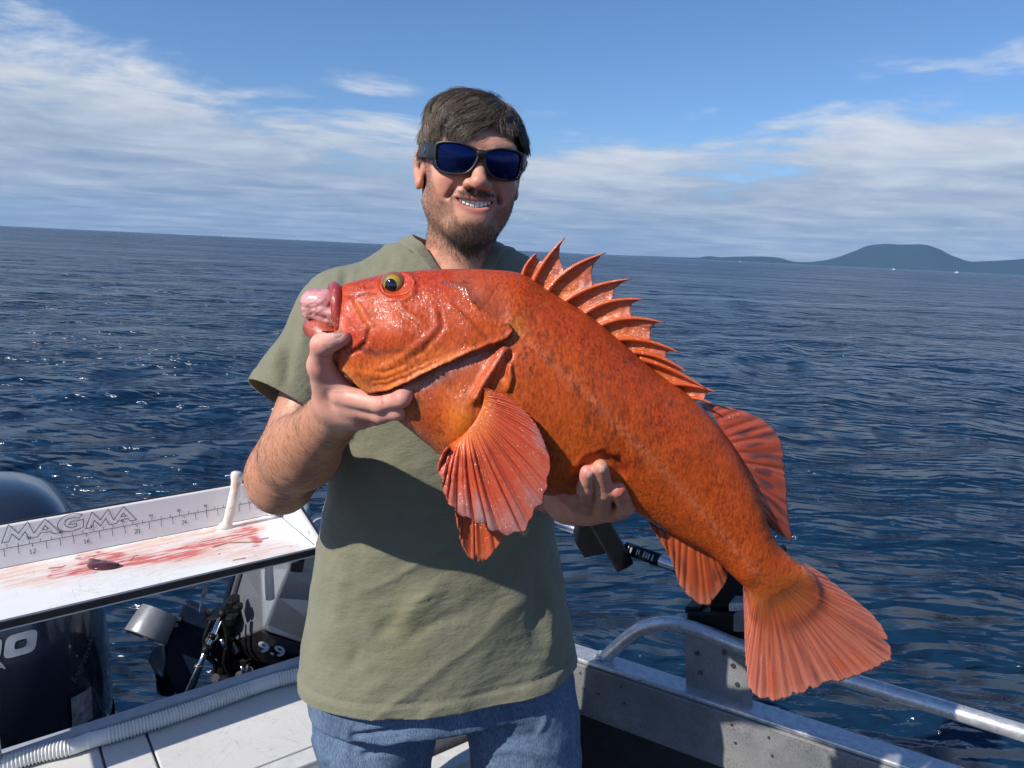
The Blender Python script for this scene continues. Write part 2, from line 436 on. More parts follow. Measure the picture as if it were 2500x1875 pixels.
def mat_weathered():
    t = NT('weathered_grey_hull_paint'); o = t.coord(); t.set(Roughness=0.5, Metallic=0.1)
    c = t.ramp(t.noise(o, 4.5, 8, 0.68), [(0.25, (0.10, 0.105, 0.11)), (0.5, (0.20, 0.20, 0.205)), (0.75, (0.33, 0.325, 0.315))])
    sp = t.ramp(t.noise(o, 300, 2, 0.7), [(0.36, 1.0), (0.50, 0.0)]); ms = t.ramp(t.noise(o, 7, 4), [(0.35, 0.25), (0.65, 0.9)])
    c = t.mix(t.math('MULTIPLY', sp, ms), c, (0.075, 0.08, 0.085)); t.put('Base Color', c); t.bump(t.noise(o, 320, 2), 0.25, 0.0006)
    return t.m
M_HULL = mat_weathered()
M_BLACK = plain('matte_black_plastic', (0.005, 0.005, 0.006), 0.5, var=0.3, spec=0.25)
M_BLACKTRIM = plain('black_edge_trim', (0.02, 0.021, 0.022), 0.4, var=0.25)
M_DARKCARPET = NT('dark_deck_carpet'); M_DARKCARPET.set(Roughness=0.95)
_o = M_DARKCARPET.coord(); M_DARKCARPET.put('Base Color', M_DARKCARPET.ramp(M_DARKCARPET.noise(_o, 420, 3, 0.7), [(0.3, (0.018, 0.02, 0.022)), (0.7, (0.085, 0.09, 0.09))])); M_DARKCARPET.bump(M_DARKCARPET.noise(_o, 500, 2), 0.7, 0.002)
M_DARKCARPET = M_DARKCARPET.m
M_STEEL = plain('polished_steel', (0.62, 0.62, 0.63), 0.16, 1.0, var=0.06)
M_BOLT = plain('dull_bolt_steel', (0.18, 0.18, 0.19), 0.4, 0.9)
M_SHELF = mat_board('scratched_white_shelf', (0.62, 0.61, 0.585), 0.6)
M_TABLE = mat_board('stained_white_cutting_board', (0.80, 0.80, 0.78), 0.42, stain=True)
M_TABLEWHITE = plain('white_table_plastic', (0.74, 0.71, 0.72), 0.35, var=0.03, vs=8)
M_INK = plain('engraved_black_lettering', (0.03, 0.03, 0.033), 0.6)
M_HOSE = plain('ribbed_white_hose_plastic', (0.66, 0.66, 0.64), 0.42, var=0.06)

ZSH, ZGW, ZDK = -1.05, -1.00, -1.60
boat = thing('boat', 'grey aluminium fishing boat with white scratched transom shelf and welded side rail', 'boat', (0, 1.0, ZDK))
# transom shelf, in coordinates (a along the transom, b inboard from its outer edge)
SH0 = QZ(740, 1640, ZSH)
def shp(a, b, z=0.0): return SH0 + TD * a - TN * b + UP * z
def slab(a0, a1, b0, b1, z0, z1):
    return MB().hexa([shp(a0, b0, z0), shp(a0, b1, z0), shp(a1, b1, z0), shp(a1, b0, z0)], [shp(a0, b0, z1), shp(a0, b1, z1), shp(a1, b1, z1), shp(a1, b0, z1)])
AL, AR = -1.5, 0.62
bevel(slab(AL, AR, -0.03, 0.40, -0.62, -0.010).build('transom', M_HULL, boat), 0.008)
bevel(slab(AL, AR, -0.045, -0.002, -0.008, 0.022).build('transom_cap', plain('grey_blue_transom_cap', (0.34, 0.37, 0.42), 0.45), boat), 0.006)
# shelf panels let in between thin gaps
gapx = [AL, float((QZ(243, 1820, ZSH) - SH0) @ TD), float((QZ(357, 1788, ZSH) - SH0) @ TD), AR]
for k in range(3):
    bevel(slab(gapx[k] + 0.003, gapx[k + 1] - 0.003, 0.006, 0.292, -0.012, 0.0), 0.003).build if False else None
    b1 = 0.292
    bevel(slab(gapx[k] + 0.0025, gapx[k + 1] - 0.0025, 0.004, b1, -0.012, 0.0).build('shelf_panel', M_SHELF, boat), 0.003)
bevel(slab(AL, AR, 0.298, 0.345, -0.012, 0.001).build('shelf_edge', plain('worn_white_shelf_edge', (0.56, 0.56, 0.55), 0.4), boat), 0.003)
bevel(slab(AL, AR, 0.349, 0.398, -0.09, -0.014).build('shelf_apron', M_ALU, boat), 0.006)
# gunwale
GA = QZ(1397, 1567, ZGW); GB = QZ(2312, 1858, ZGW)
GD = nrm(GB - GA); GN = np.array([-GD[1], GD[0], 0]); GN = GN if GN[1] > 0 else -GN      # outboard
def gwp(a, b, z=0.0): return GA + GD * a - GN * b + UP * z           # b inboard from the outer edge
def gslab(a0, a1, b0, b1, z0, z1):
    return MB().hexa([gwp(a0, b0, z0), gwp(a1, b0, z0), gwp(a1, b1, z0), gwp(a0, b1, z0)], [gwp(a0, b0, z1), gwp(a1, b0, z1), gwp(a1, b1, z1), gwp(a0, b1, z1)])
G0, G1 = -0.42, 2.6
bevel(gslab(G0, G1, 0.0, 0.062, -0.012, 0.0).build('gunwale', M_ALU, boat), 0.004)
bevel(gslab(G0, G1, 0.054, 0.066, -0.15, -0.013).build('inner_coaming', M_HULL, boat), 0.004)
gslab(G0, G1, 0.0, 0.012, -0.95, -0.014).build('hull_side', M_HULL, boat)
gslab(G0, G1, 0.013, 0.05, -0.62, -0.16).build('side_liner', plain('black_side_liner', (0.02, 0.021, 0.023), 0.7, var=0.3, bump=0.4), boat)
for a, b in ((0.06, 0.0), (0.10, 0.01), (0.17, 0), (0.44, 0.0), (0.52, 0.0), (0.80, 0.0), (1.0, 0)):
    for z in (-0.035, -0.075) if a > 0.05 else (-0.035,):
        c = gwp(a + 0.01 * (z < -0.05), 0.0665, z)
        MB().tube([c, c - GN * 0.0020], 0.0030, 10).build('rivet', M_BOLT, boat)
# deck and hull bottom
deck = MB()
pts = [shp(AL, 0.40)[:2], shp(AR, 0.40)[:2], gwp(-0.05, 0.07)[:2], gwp(2.6, 0.07)[:2], np.array([1.6, -1.2]), np.array([-1.9, -1.2])]
deck.add([(*p, ZDK) for p in pts] + [(*p, ZDK - 0.04) for p in pts], [tuple(range(6)), tuple(reversed(range(6, 12)))] + [(i, (i + 1) % 6, 6 + (i + 1) % 6, 6 + i) for i in range(6)])
deck.build('deck', M_DARKCARPET, boat)
# carpet lining on the inboard face of the transom, with a white ledge seen between the legs
slab(AL, AR - .02, 0.4015, 0.410, -0.54, -0.095).build('transom_liner', M_DARKCARPET, boat)
l0 = QZ(1047, 1872, -1.10); la = float((l0 - SH0) @ TD)
bevel(slab(la - .12, la + .40, 0.4115, 0.470, -0.085, -0.050).build('step_ledge', plain('white_step_plastic', (0.6, 0.6, 0.58), 0.4), boat), .006)
# rail: a bent tube standing on the gunwale
RPl = gwp(0, 0.025)
rail_px = [(1470, 1612), (1500, 1584), (1532, 1557), (1562, 1537), (1590, 1527), (1620, 1522), (1660, 1526), (1714, 1541), (1813, 1580), (1950, 1622), (2130, 1678), (2312, 1732), (2500, 1790)]
rp = [QP(x, y, RPl, GN) for x, y in rail_px]; rp.append(rp[-1] + (rp[-1] - rp[-2]) * 4)
rp = cspline(rp, 90)
MB().tube(rp, 0.0165, 20).build('side_rail', M_ALU, boat, True)
c0 = rp[0]; ring = [c0 + 0.0165 * (GD * math.cos(t) + GN * math.sin(t)) + UP * (gwp(0, 0)[2] + 0.004 - c0[2]) for t in np.linspace(0, 2 * math.pi, 18, endpoint=False)]
MB().tube(ring, 0.005, 8, closed=True).build('weld_bead', M_ALU, boat, True)
# bracket plate under the rail
pp = [QP(x, y, RPl, GN) for x, y in ((1673, 1545), (1815, 1592), (1838, 1728), (1676, 1672))]
pp[2][2] = ZGW - 0.001; pp[3][2] = ZGW - 0.001
bevel(MB().hexa([p - GN * 0.004 for p in pp], [p + GN * 0.004 for p in pp]).build('bracket_plate', M_HULL, boat), 0.001)
for x, y in ((1704, 1592), (1792, 1622), (1770, 1590), (1802, 1668), (1712, 1640)):
    c = QP(x, y, RPl, GN) - GN * 0.0045; MB().tube([c, c - GN * 0.003], 0.0055, 10).build('bolt', M_BOLT, boat)

# ------------------------------------------------------------------ downrigger with its boom, and the black rod holder
DP = gwp(0, -0.02)
def dq(x, y, o=0.0): return QP(x, y, DP + GN * o, GN)
def dbox(x0, y0, x1, y1, th, o=0.0):
    q = [dq(x0, y1, o), dq(x1, y1, o), dq(x1, y0, o), dq(x0, y0, o)]
    return MB().hexa([p - GN * th for p in q], [p + GN * th for p in q])
dr = thing('downrigger', 'black downrigger with silver boom mounted on the side rail behind the fish', 'downrigger', tuple(dq(1760, 1570)))
bevel(dbox(1692, 1478, 1830, 1592, 0.045, 0.02).build('base', M_BLACK, dr), 0.006)
bevel(dbox(1682, 1470, 1722, 1486, 0.03, 0.02).build('clamp_tab', M_BLACK, dr), 0.004)
bevel(dbox(1742, 1385, 1826, 1476, 0.035, 0.03).build('spool_housing', M_BLACK, dr), 0.008)
bevel(dbox(1796, 1453, 1832, 1472, 0.05, 0.0).build('gear_plate', M_ALU, dr), 0.002)
bevel(dbox(1800, 1488, 1832, 1530, 0.03, -0.045).build('counter', plain('grey_counter_cover', (0.14, 0.145, 0.15), 0.4), dr), 0.003)
bm0, bm1 = dq(1760, 1423, 0.02), Q(1300, 1253, 2.05)
bdir = nrm(bm1 - bm0)
MB().tube([bm0, bm1 + bdir * 0.4], 0.0155, 20).build('boom', M_STEEL, dr, True)
bl = np.linalg.norm(bm1 - bm0)
def on_boom(px):
    best = min(np.linspace(0, 1, 400), key=lambda k: abs(proj(bm0 + (bm1 - bm0) * k)[0] - px)); return bm0 + (bm1 - bm0) * best
lab = MB().tube([on_boom(1614), on_boom(1530)], 0.0162, 20).build('label_sleeve', M_BLACK, dr, True)
for px in (1528, 1541, 1549, 1563, 1567, 1580, 1586, 1592, 1601):
    c = on_boom(px); side = nrm(np.cross(bdir, UP)); side = side if side[1] < 0 else -side
    w = nrm(np.cross(bdir, side)); w = w if w[2] > 0 else -w
    n0 = nrm(side * 0.75 + w * 0.35); q = [c + n0 * 0.0168 + bdir * sx * random.uniform(.001, .0028) + nrm(np.cross(bdir, n0)) * sy * random.uniform(.005, .009) for sx, sy in ((-1, -1), (1, -1), (1, 1), (-1, 1))]
    MB().add(q, [(0, 1, 2, 3)]).build('label_print', plain('faded_white_print', (0.30, 0.33, 0.38), 0.6) if 'faded_white_print' not in bpy.data.materials else bpy.data.materials['faded_white_print'], lab)
kn = dq(1905, 1338, 0.03); MB().tube([dq(1826, 1400, 0.03), dq(1880, 1345, 0.03), dq(1917, 1338, 0.03)], 0.008, 12).build('crank_handle', M_BLACK, dr, True)

rh = thing('rod_holder', 'black plastic rod holder clamped on the silver boom under the hand', 'rod holder', tuple(on_boom(1450)))
cc = on_boom(1440); fw = np.array([0, -1, 0.0])
def rq(x, y, Y): return Q(x, y, Y)
Yb = float(cc[1]) - 0.10
tubeA, tubeB = rq(1440, 1235, Yb), rq(1524, 1379, Yb)
ax = nrm(tubeB - tubeA); sd = nrm(np.cross(ax, fw)); hw = 0.0245
sec = [(-1, -.72), (-.72, -1), (.72, -1), (1, -.72), (1, .72), (.72, 1), (-.72, 1), (-1, .72)]
V = [tubeA + sd * a * hw + fw * b * hw for a, b in sec] + [tubeB + sd * a * hw + fw * b * hw for a, b in sec] + [tubeB + sd * a * hw * .8 + fw * b * hw * .8 for a, b in sec] + [tubeB - ax * .08 + sd * a * hw * .8 + fw * b * hw * .8 for a, b in sec]
F = [tuple(range(8))] + [(r * 8 + i, r * 8 + (i + 1) % 8, (r + 1) * 8 + (i + 1) % 8, (r + 1) * 8 + i) for r in range(3) for i in range(8)] + [tuple(range(24, 32))]
bevel(MB().add(V, F).build('tube', M_BLACK, rh), 0.003)
q = [rq(x, y, Yb + .06) for x, y in ((1402, 1316), (1414, 1262), (1470, 1262), (1474, 1342), (1424, 1352))]
bevel(MB().add([p - fw * .05 for p in q] + [p + fw * .03 for p in q], [tuple(range(4, -1, -1)), tuple(range(5, 10))] + [(i, (i + 1) % 5, 5 + (i + 1) % 5, 5 + i) for i in range(5)]).build('clamp', M_BLACK, rh), 0.004)

# ------------------------------------------------------------------ cleaning table
ZT = -0.67
tb_fr, tb_br = QZ(777, 1334, ZT), QZ(602, 1269, ZT)          # front-right and back-right corners of the top
tb_w = float(np.dot(tb_br - tb_fr, TN)); FR = tb_fr; LT = 0.91
def tp(a, b, z=0.0): return FR - TD * a + TN * b + UP * z       # a leftwards from the right front corner, b outboard
table = thing('cleaning_table', 'white fish cleaning table with ruler and blood stains on its board', 'table', tuple(tp(LT / 2, tb_w / 2, -0.03)))
# the top: fine grid so that the stains have their own outline
na, nb = 420, 110
aa, bb = np.meshgrid(np.linspace(0.0, LT, na), np.linspace(0.0, tb_w, nb), indexing='ij')
Pt = FR - TD * aa[..., None] + TN * bb[..., None]; Pt[..., 2] = ZT
px, py = proj(Pt); px = px.ravel(); py = py.ravel()
wn = np.stack([aa.ravel() * 26, bb.ravel() * 60, 0 * aa.ravel()], 1)
wx = px + 16 * fbm(wn * 0.6, 4, 21); wy = py + 9 * fbm(wn * 0.6, 4, 31)
def blob(pl, w): d, _ = pldist(wx, wy, pl); return 1 - sstep(w * 0.25, w, d)
# blood: a smeared band with darker core, thinner wash around
wash = np.maximum.reduce([blob([(620, 1290), (560, 1320), (470, 1345), (360, 1365), (240, 1372), (130, 1400), (20, 1412)], 44), blob([(300, 1375), (420, 1350), (700, 1345)], 34), blob([(200, 1362), (330, 1340), (520, 1300)], 26)])
core = np.maximum.reduce([blob([(612, 1296), (560, 1312), (500, 1328), (440, 1352), (340, 1366), (250, 1372), (200, 1366)], 21), blob([(130, 1400), (190, 1394), (230, 1388)], 15), blob([(600, 1292), (630, 1322)], 17), blob([(240, 1352), (330, 1362)], 10)])
fine = 0.5 + 0.5 * fbm(wn * np.array([1.0, 3.4, 1]), 5, 41)
wash *= sstep(0.36, 0.58, fine) * 0.8 + 0.15; core *= 0.30 + 0.70 * sstep(0.36, 0.52, fine)
stc = np.ones((len(px), 3))
def lay(c, k): stc[:] = stc * (1 - k[:, None]) + np.array(c) * k[:, None]
lay((0.98, 0.60, 0.47), np.clip(wash, 0, 1) * 0.85); lay((0.80, 0.095, 0.085), np.clip(core, 0, 1) * 0.85)
cl = sstep(0.60, 0.66, fbm(wn * np.array([2.2, 5, 1]), 3, 55) + 0.25 * core - 0.02); lay((0.22, 0.015, 0.02), cl * np.clip(wash * 1.4 + core, 0, 1) * 0.8)
for pl in ([(186, 1364), (196, 1362)], [(226, 1358), (234, 1356)], [(322, 1366), (328, 1358), (338, 1356)], [(118, 1387), (150, 1385), (160, 1381)], [(520, 1336), (560, 1325), (600, 1324), (640, 1323)], [(535, 1352), (538, 1353)], [(640, 1316), (655, 1313)], [(570, 1368), (600, 1362)]):
    d, _ = pldist(px + 3 * fbm(wn * 2, 2, 66), py, pl); lay((0.25, 0.03, 0.03), (1 - sstep(0.6, 2.2, d)) * 0.9)
tv = np.concatenate([Pt.reshape(-1, 3)]); tf = np.ascontiguousarray(grid_faces(na, nb)[:, ::-1])
top = obj('cutting_surface', tv, tf, M_TABLE, table, True, col=stc)
MB().hexa([tp(0, 0, -.022), tp(0, tb_w, -.022), tp(LT, tb_w, -.022), tp(LT, 0, -.022)], [tp(0, 0, -.0006), tp(0, tb_w, -.0006), tp(LT, tb_w, -.0006), tp(LT, 0, -.0006)]).build('board', M_TABLEWHITE, table)
bevel(MB().hexa([tp(-.004, -.004, -.018), tp(-.004, -.0005, -.018), tp(LT, -.0005, -.018), tp(LT, -.004, -.018)], [tp(-.004, -.004, -.003), tp(-.004, -.0005, -.003), tp(LT, -.0005, -.003), tp(LT, -.004, -.003)]).build('front_trim', M_BLACKTRIM, table), .001)
# backsplash: leans slightly outboard
bs_h = float(np.linalg.norm(QP(597, 1186, tp(0, tb_w), TN) - QP(602, 1269, tp(0, tb_w), TN)))
lean = 0.012
def bp(a, h, o=0.0): return tp(a, tb_w + lean * h / bs_h + o, h)      # on the backsplash face
br_a = 0.035
bevel(MB().hexa([bp(0, 0), bp(0, 0, .012), bp(LT, 0, .012), bp(LT, 0)], [bp(0, bs_h), bp(0, bs_h, .012), bp(LT, bs_h, .012), bp(LT, bs_h)]).build('backsplash', M_TABLEWHITE, table), .0025)
MB().hexa([bp(0, bs_h - .006, .0125), bp(0, bs_h - .006, .0155), bp(LT, bs_h - .006, .0155), bp(LT, bs_h - .006, .0125)], [bp(0, bs_h + .003, .0125), bp(0, bs_h + .003, .0155), bp(LT, bs_h + .003, .0155), bp(LT, bs_h + .003, .0125)]).build('back_trim', M_BLACKTRIM, table)
# right end panel: slants down to the front corner
e = [tp(-.0005, -.002, -.002), tp(-.0005, tb_w + .012, -.002), tp(-.0005, tb_w + lean + .012, bs_h), tp(-.0005, tb_w - .035, bs_h * .96), tp(-.0005, .035, .022), tp(-.0005, -.002, .008)]
V = e + [p + TD * .010 for p in e]
bevel(MB().add(V, [tuple(range(5, -1, -1)), tuple(range(6, 12))] + [(i, (i + 1) % 6, 6 + (i + 1) % 6, 6 + i) for i in range(6)]).build('end_panel', M_TABLEWHITE, table), .002)
V = [p + TD * .0105 + UP * .002 for p in e] + [p + TD * .0145 + UP * .002 for p in e]
MB().add(V, [tuple(range(5, -1, -1)), tuple(range(6, 12))] + [(i, (i + 1) % 6, 6 + (i + 1) % 6, 6 + i) for i in range(6)]).build('end_trim', M_BLACKTRIM, table)
bevel(MB().hexa([tp(.0005, tb_w - .030, 0.001), tp(.0005, tb_w - .0005, .001), tp(.030, tb_w - .0005, .001), tp(.022, tb_w - .012, .001)], [tp(.0005, tb_w - .030, bs_h * .93), tp(.0005, tb_w + lean - .0005, bs_h * .97), tp(.030, tb_w + lean - .0005, bs_h * .97), tp(.022, tb_w + lean - .014, bs_h * .95)]).build('corner_gusset', M_TABLEWHITE, table), .003)
for b, h in ((tb_w - .045, .075), (tb_w * .60, .055), (.055, .016)):
    c = tp(-.0009, b, h); MB().tube([c, c - TD * .003], .0055, 12).build('screw', M_STEEL, table)
c = bp(.018, .075) - TN * .012; MB().tube([c, c - TN * .003 - TD * .002], .0055, 12).build('screw', M_STEEL, table)
MB().hexa([tp(.004, .012, .0008), tp(.004, tb_w * .95, .0008), tp(.0055, tb_w * .95, .0008), tp(.0055, .012, .0008)], [tp(.004, .012, .0012), tp(.004, tb_w * .95, .0012), tp(.0055, tb_w * .95, .0012), tp(.0055, .012, .0012)]).build('end_groove', M_INK, table)
# white post behind the table corner, and a leg below the board
pc = tp(.02, tb_w + .05, 0); MB().tube([pc + UP * -.25, pc + UP * .13], .012, 16).build('post', M_TABLEWHITE, table, True)
for a in (.66, ):
    c = tp(a, tb_w * .5, -.022); MB().tube([c, c - UP * (ZT - ZSH - .03)], .025, 16).build('pedestal', M_ALU, table, True)

# ruler ticks and lettering lie as thin ink on the backsplash face
def ink_strip(pts, w, o=-.0008):
    """pts in (a, h) face coordinates; a flat ribbon of width w"""
    P = np.array(pts, float); m = MB()
    for i in range(len(P) - 1):
        d = P[i + 1] - P[i]; l = np.hypot(*d)
        if l < 1e-9: continue
        d = d / l; n = np.array([-d[1], d[0]]) * w / 2; s0, s1 = P[i] - d * w * .4, P[i + 1] + d * w * .4
        m.add([bp(*(s0 - n), o), bp(*(s1 - n), o), bp(*(s1 + n), o), bp(*(s0 + n), o)], [(0, 1, 2, 3)])
    return m
def face_ah(x, y):
    n = nrm(np.cross(bp(1, 0) - bp(0, 0), bp(0, bs_h) - bp(0, 0))); p = QP(x, y, bp(0, 0), n)
    return -float(np.dot(p - FR, TD)), float(p[2] - ZT)
a12, h12 = face_ah(79, 1328); a24, h24 = face_ah(449, 1256); inch = (a12 - a24) / 12.0; hr = (h12 + h24) / 2 
def a_at(i): return a12 - (i - 12) * inch
rl = ink_strip([(a_at(0), hr), (a_at(30.5), hr)], .0011); rl.build('ruler_line', M_INK, table)
DIG = {'0': [[(0, 0), (1, 0), (1, 2), (0, 2), (0, 0)]], '1': [[(.1, 1.6), (.5, 2), (.5, 0)], [(.1, 0), (.9, 0)]], '2': [[(0, 2), (1, 2), (1, 1.1), (0, 0), (1, 0)]], '3': [[(0, 2), (1, 2), (.4, 1.1), (1, .8), (1, 0), (0, 0)]],
       '4': [[(.8, 0), (.8, 2), (0, .7), (1, .7)]], '5': [[(1, 2), (0, 2), (0, 1.1), (1, 1), (1, 0), (0, 0)]], '6': [[(1, 2), (0, 1.2), (0, 0), (1, 0), (1, 1), (0, 1)]], '7': [[(0, 2), (1, 2), (.3, 0)]], '8': [[(0, 0), (1, 0), (1, 2), (0, 2), (0, 0)], [(0, 1), (1, 1)]], '9': [[(0, 0), (1, .9), (1, 2), (0, 2), (0, 1), (1, 1)]]}
def digits(txt, a, h, s, w):
    m = MB(); x = a + len(txt) * s * .75
    for ch in txt:
        for st in DIG[ch]:
            k = ink_strip([(x - q[0] * s, h + q[1] * s) for q in st], w, -.0010); m.add(k.v, k.f)
        x -= s * 1.5
    return m
for i in range(1, 31):
    four = i % 4 == 0
    ink_strip([(a_at(i), hr), (a_at(i), hr - (.007 if four else .017))], .0010).build('inch_mark', M_INK, table)
    if four: digits(str(i), a_at(i), hr - .0215, .0042, .0010).build('inch_number', M_INK, table)
for c in range(10, 78, 1):
    i = c / 2.54
    if c % 2 or not (2 <= i <= 30): continue
    ink_strip([(a_at(i), hr), (a_at(i), hr + (.008 if c % 6 == 0 else .007))], .0009, -.0009).build('centimetre_mark', M_INK, table)
    if c % 6 == 0: digits(str(c), a_at(i), hr + .0105, .0026, .0008).build('centimetre_number', M_INK, table)
# outlined capitals above the ruler, traced on the face
def zz(x, y): return face_ah(x * .211, 1150 + y * .211)
LET = [[[(18, 832), (98, 618), (212, 722), (320, 585), (392, 720), (520, 552), (700, 715), (622, 722), (590, 702), (470, 716), (438, 760), (332, 777), (290, 702), (218, 797), (138, 726), (102, 818), (18, 832)]],
       [[(490, 682), (522, 630), (560, 666), (490, 682)]],
       [[(945, 497), (900, 490), (860, 491), (800, 503), (740, 528), (694, 565), (668, 606), (664, 640), (680, 672), (712, 692), (760, 700), (820, 697), (880, 684), (930, 664), (966, 645), (966, 560), (826, 586), (802, 620), (886, 606), (884, 636), (850, 650), (806, 652), (768, 640), (748, 615), (754, 582), (786, 556), (830, 542), (880, 540), (912, 544), (945, 510), (945, 497)]],
       [[(988, 665), (1064, 472), (1160, 566), (1252, 440), (1314, 566), (1426, 410), (1578, 565), (1508, 578), (1482, 550), (1378, 570), (1350, 606), (1262, 620), (1226, 548), (1162, 635), (1094, 570), (1056, 655), (988, 665)]],
       [[(1400, 530), (1428, 487), (1460, 520), (1400, 530)]]]
mm = MB()
for grp in LET:
    for st in grp:
        k = ink_strip([zz(x, y) for x, y in st], .0013, -.0011); mm.add(k.v, k.f)
mm.build('lettering', M_INK, table)

# ------------------------------------------------------------------ knife standing in the table slot
def build_knife():
    m_h = NT('blood_smeared_white_handle'); o = m_h.coord(); m_h.set(Roughness=0.35)
    m_h.put('Base Color', m_h.mix(m_h.ramp(m_h.noise(o, 26, 4, 0.6, 0.6), [(0.50, 0.0), (0.70, 0.75)]), (0.74, 0.72, 0.62), (0.55, 0.16, 0.11)))
    base = QP(552, 1290, tp(0, tb_w - .03), TN); topp = QP(584, 1153, tp(0, tb_w - .035), TN)
    k = thing('fillet_knife', 'white handled fillet knife stuck upright through the slot at the table corner', 'knife', tuple(base))
    d = topp - base; ax_ = nrm(d); L = np.linalg.norm(d); s = nrm(np.cross(ax_, TN)); w = np.cross(ax_, s)
    st = [(-.02, .012, .30), (0, .016, .2), (.04, .017, .1), (.12, .0105, 0), (.3, .0118, -.08), (.5, .0125, -.1), (.68, .0118, -.05), (.82, .012, .05), (.92, .0142, .14), (.98, .0128, .18), (1.01, .008, .2)]
    V = []; n = 20
    P = cspline([(a, r, b) for a, r, b in st], 46)
    for a, r, b in P:
        c = base + d * a + s * b * .022
        for i in range(n):
            t = 2 * math.pi * i / n; V.append(c + s * r * 1.1 * math.cos(t) + w * r * .78 * math.sin(t))
    F = [(i * n + j, i * n + (j + 1) % n, (i + 1) * n + (j + 1) % n, (i + 1) * n + j) for i in range(len(P) - 1) for j in range(n)] + [tuple(reversed(range(n))), tuple((len(P) - 1) * n + j for j in range(n))]
    obj('handle', V, F, m_h.m, k)
    # the blade passes through the board and shows below it
    b0 = base - UP * .002; b1 = QP(511, 1402, b0 - TN * .03, TN); b2 = QP(486, 1494, b0 - TN * .05, TN)
    bx = nrm(np.cross(nrm(b2 - b0), TN)); e = [(b0, .011), ((b0 + b1) / 2, .0095), (b1, .0075), ((b1 * .45 + b2 * .55), .006), (b2, .0005)]
    V = [];
    for p, ww in e: V += [p - bx * ww + TN * .0006, p - bx * ww - TN * .0006, p + bx * ww - TN * .0012, p + bx * ww + TN * .0012]
    F = [(i * 4 + j, i * 4 + (j + 1) % 4, i * 4 + 4 + (j + 1) % 4, i * 4 + 4 + j) for i in range(4) for j in range(4)] + [(3, 2, 1, 0), (16, 17, 18, 19)]
    obj('blade', V, F, plain('stained_blade_steel', (0.55, 0.55, 0.56), 0.22, 1.0, var=0.2), k, False)
build_knife()
# ------------------------------------------------------------------ piece of liver on the board
def build_liver():
    t = NT('dark_red_liver'); o = t.coord(); t.set(Roughness=0.16); t.b.inputs['Coat Weight'].default_value = 0.6
    t.put('Base Color', t.ramp(t.noise(o, 90, 4), [(0.3, (0.045, 0.010, 0.011)), (0.7, (0.10, 0.022, 0.024))])); t.bump(t.noise(o, 120, 3), 0.15, 0.002)
    out = [(210, 1386), (217, 1375), (214, 1369), (232, 1371), (252, 1372), (275, 1376), (290, 1380), (297, 1383), (290, 1388), (270, 1392), (250, 1394), (232, 1395), (216, 1392)]
    P = np.array([QZ(x, y, ZT) for x, y in out]); c = P.mean(0); n = len(P); V = []; rings = [(1.0, 0.0005), (1.0, .004), (.93, .007), (.65, .0095), (.3, .0105)]
    g = np.random.default_rng(4)
    for s, h in rings:
        for p in P: V.append(c + (p - c) * s + UP * (h * (1 + .15 * g.normal()) + .0006))
    V.append(c + UP * .0105)
    F = [(i * n + j, i * n + (j + 1) % n, (i + 1) * n + (j + 1) % n, (i + 1) * n + j) for i in range(4) for j in range(n)] + [(4 * n + j, 4 * n + (j + 1) % n, 5 * n) for j in range(n)] + [tuple(reversed(range(n)))]
    tag(subd(obj('fish_liver', V, F, t.m, base=tuple(c)), 2), 'dark red piece of fish liver lying on the bloody board', 'fish liver')
build_liver()

# ------------------------------------------------------------------ ribbed hose along the transom
def build_hose():
    zc = ZSH + .018
    cl = [(-160, 1905), (0, 1868), (90, 1842), (171, 1824), (216, 1809), (265, 1796), (382, 1760), (494, 1723), (606, 1683), (678, 1660), (748, 1643), (900, 1600)]
    P = cspline([QZ(x, y, zc) for x, y in cl], 900); L = np.r_[0, np.cumsum(np.linalg.norm(np.diff(P, axis=0), axis=1))]
    ppx = proj(P)[0]; r = np.empty(len(P))
    smooth = ((ppx > 171) & (ppx < 262)) | ((ppx > 606) & (ppx < 676))
    r = np.where(smooth, .0150, .0150 + .0016 * np.sin(L / .0062 * 2 * math.pi))
    r += .0014 * np.exp(-((ppx - 216) / 9) ** 2)
    P2 = resample(np.c_[P, r], 2600); 
    Lr = np.r_[0, np.cumsum(np.linalg.norm(np.diff(P2[:, :3], axis=0), axis=1))]; pp = proj(P2[:, :3])[0]
    sm = sstep(168, 174, pp) * (1 - sstep(260, 266, pp)) + sstep(603, 609, pp) * (1 - sstep(674, 680, pp))
    rr = .0165 + (1 - sm) * .0015 * np.sign(np.sin(Lr / .0068 * 2 * math.pi)) * np.abs(np.sin(Lr / .0068 * 2 * math.pi)) ** .5 + .001 * np.exp(-((pp - 216) / 5) ** 2)
    V, F = sweep(P2[:, :3], rr, 14); tag(obj('washdown_hose', V, F, M_HOSE, base=tuple(QZ(400, 1752, ZSH))), 'white ribbed hose lying along the transom shelf', 'hose')
build_hose()
def build_hose2():
    P = cspline([Q(770, 1275, 2.0), Q(790, 1300, 1.97), Q(810, 1310, 1.95), Q(900, 1290, 1.95), Q(960, 1280, 1.95)], 700); L = np.r_[0, np.cumsum(np.linalg.norm(np.diff(P, axis=0), axis=1))]
    V, F = sweep(P, .030 + .0022 * np.sin(L / .017 * 6.283), 18)
    h = thing('drain_hose', 'pale translucent ribbed hose rising beside the table end', 'hose', tuple(P[0]))
    obj('hose', V, F, plain('pale_hose_plastic', (0.42, 0.46, 0.50), 0.35), h)
    MB().tube([Q(748, 1300, 2.0), Q(742, 1232, 2.0)], .014, 16).build('fitting', plain('pale_green_fitting', (0.22, 0.30, 0.32), 0.3), h, True)
build_hose2()

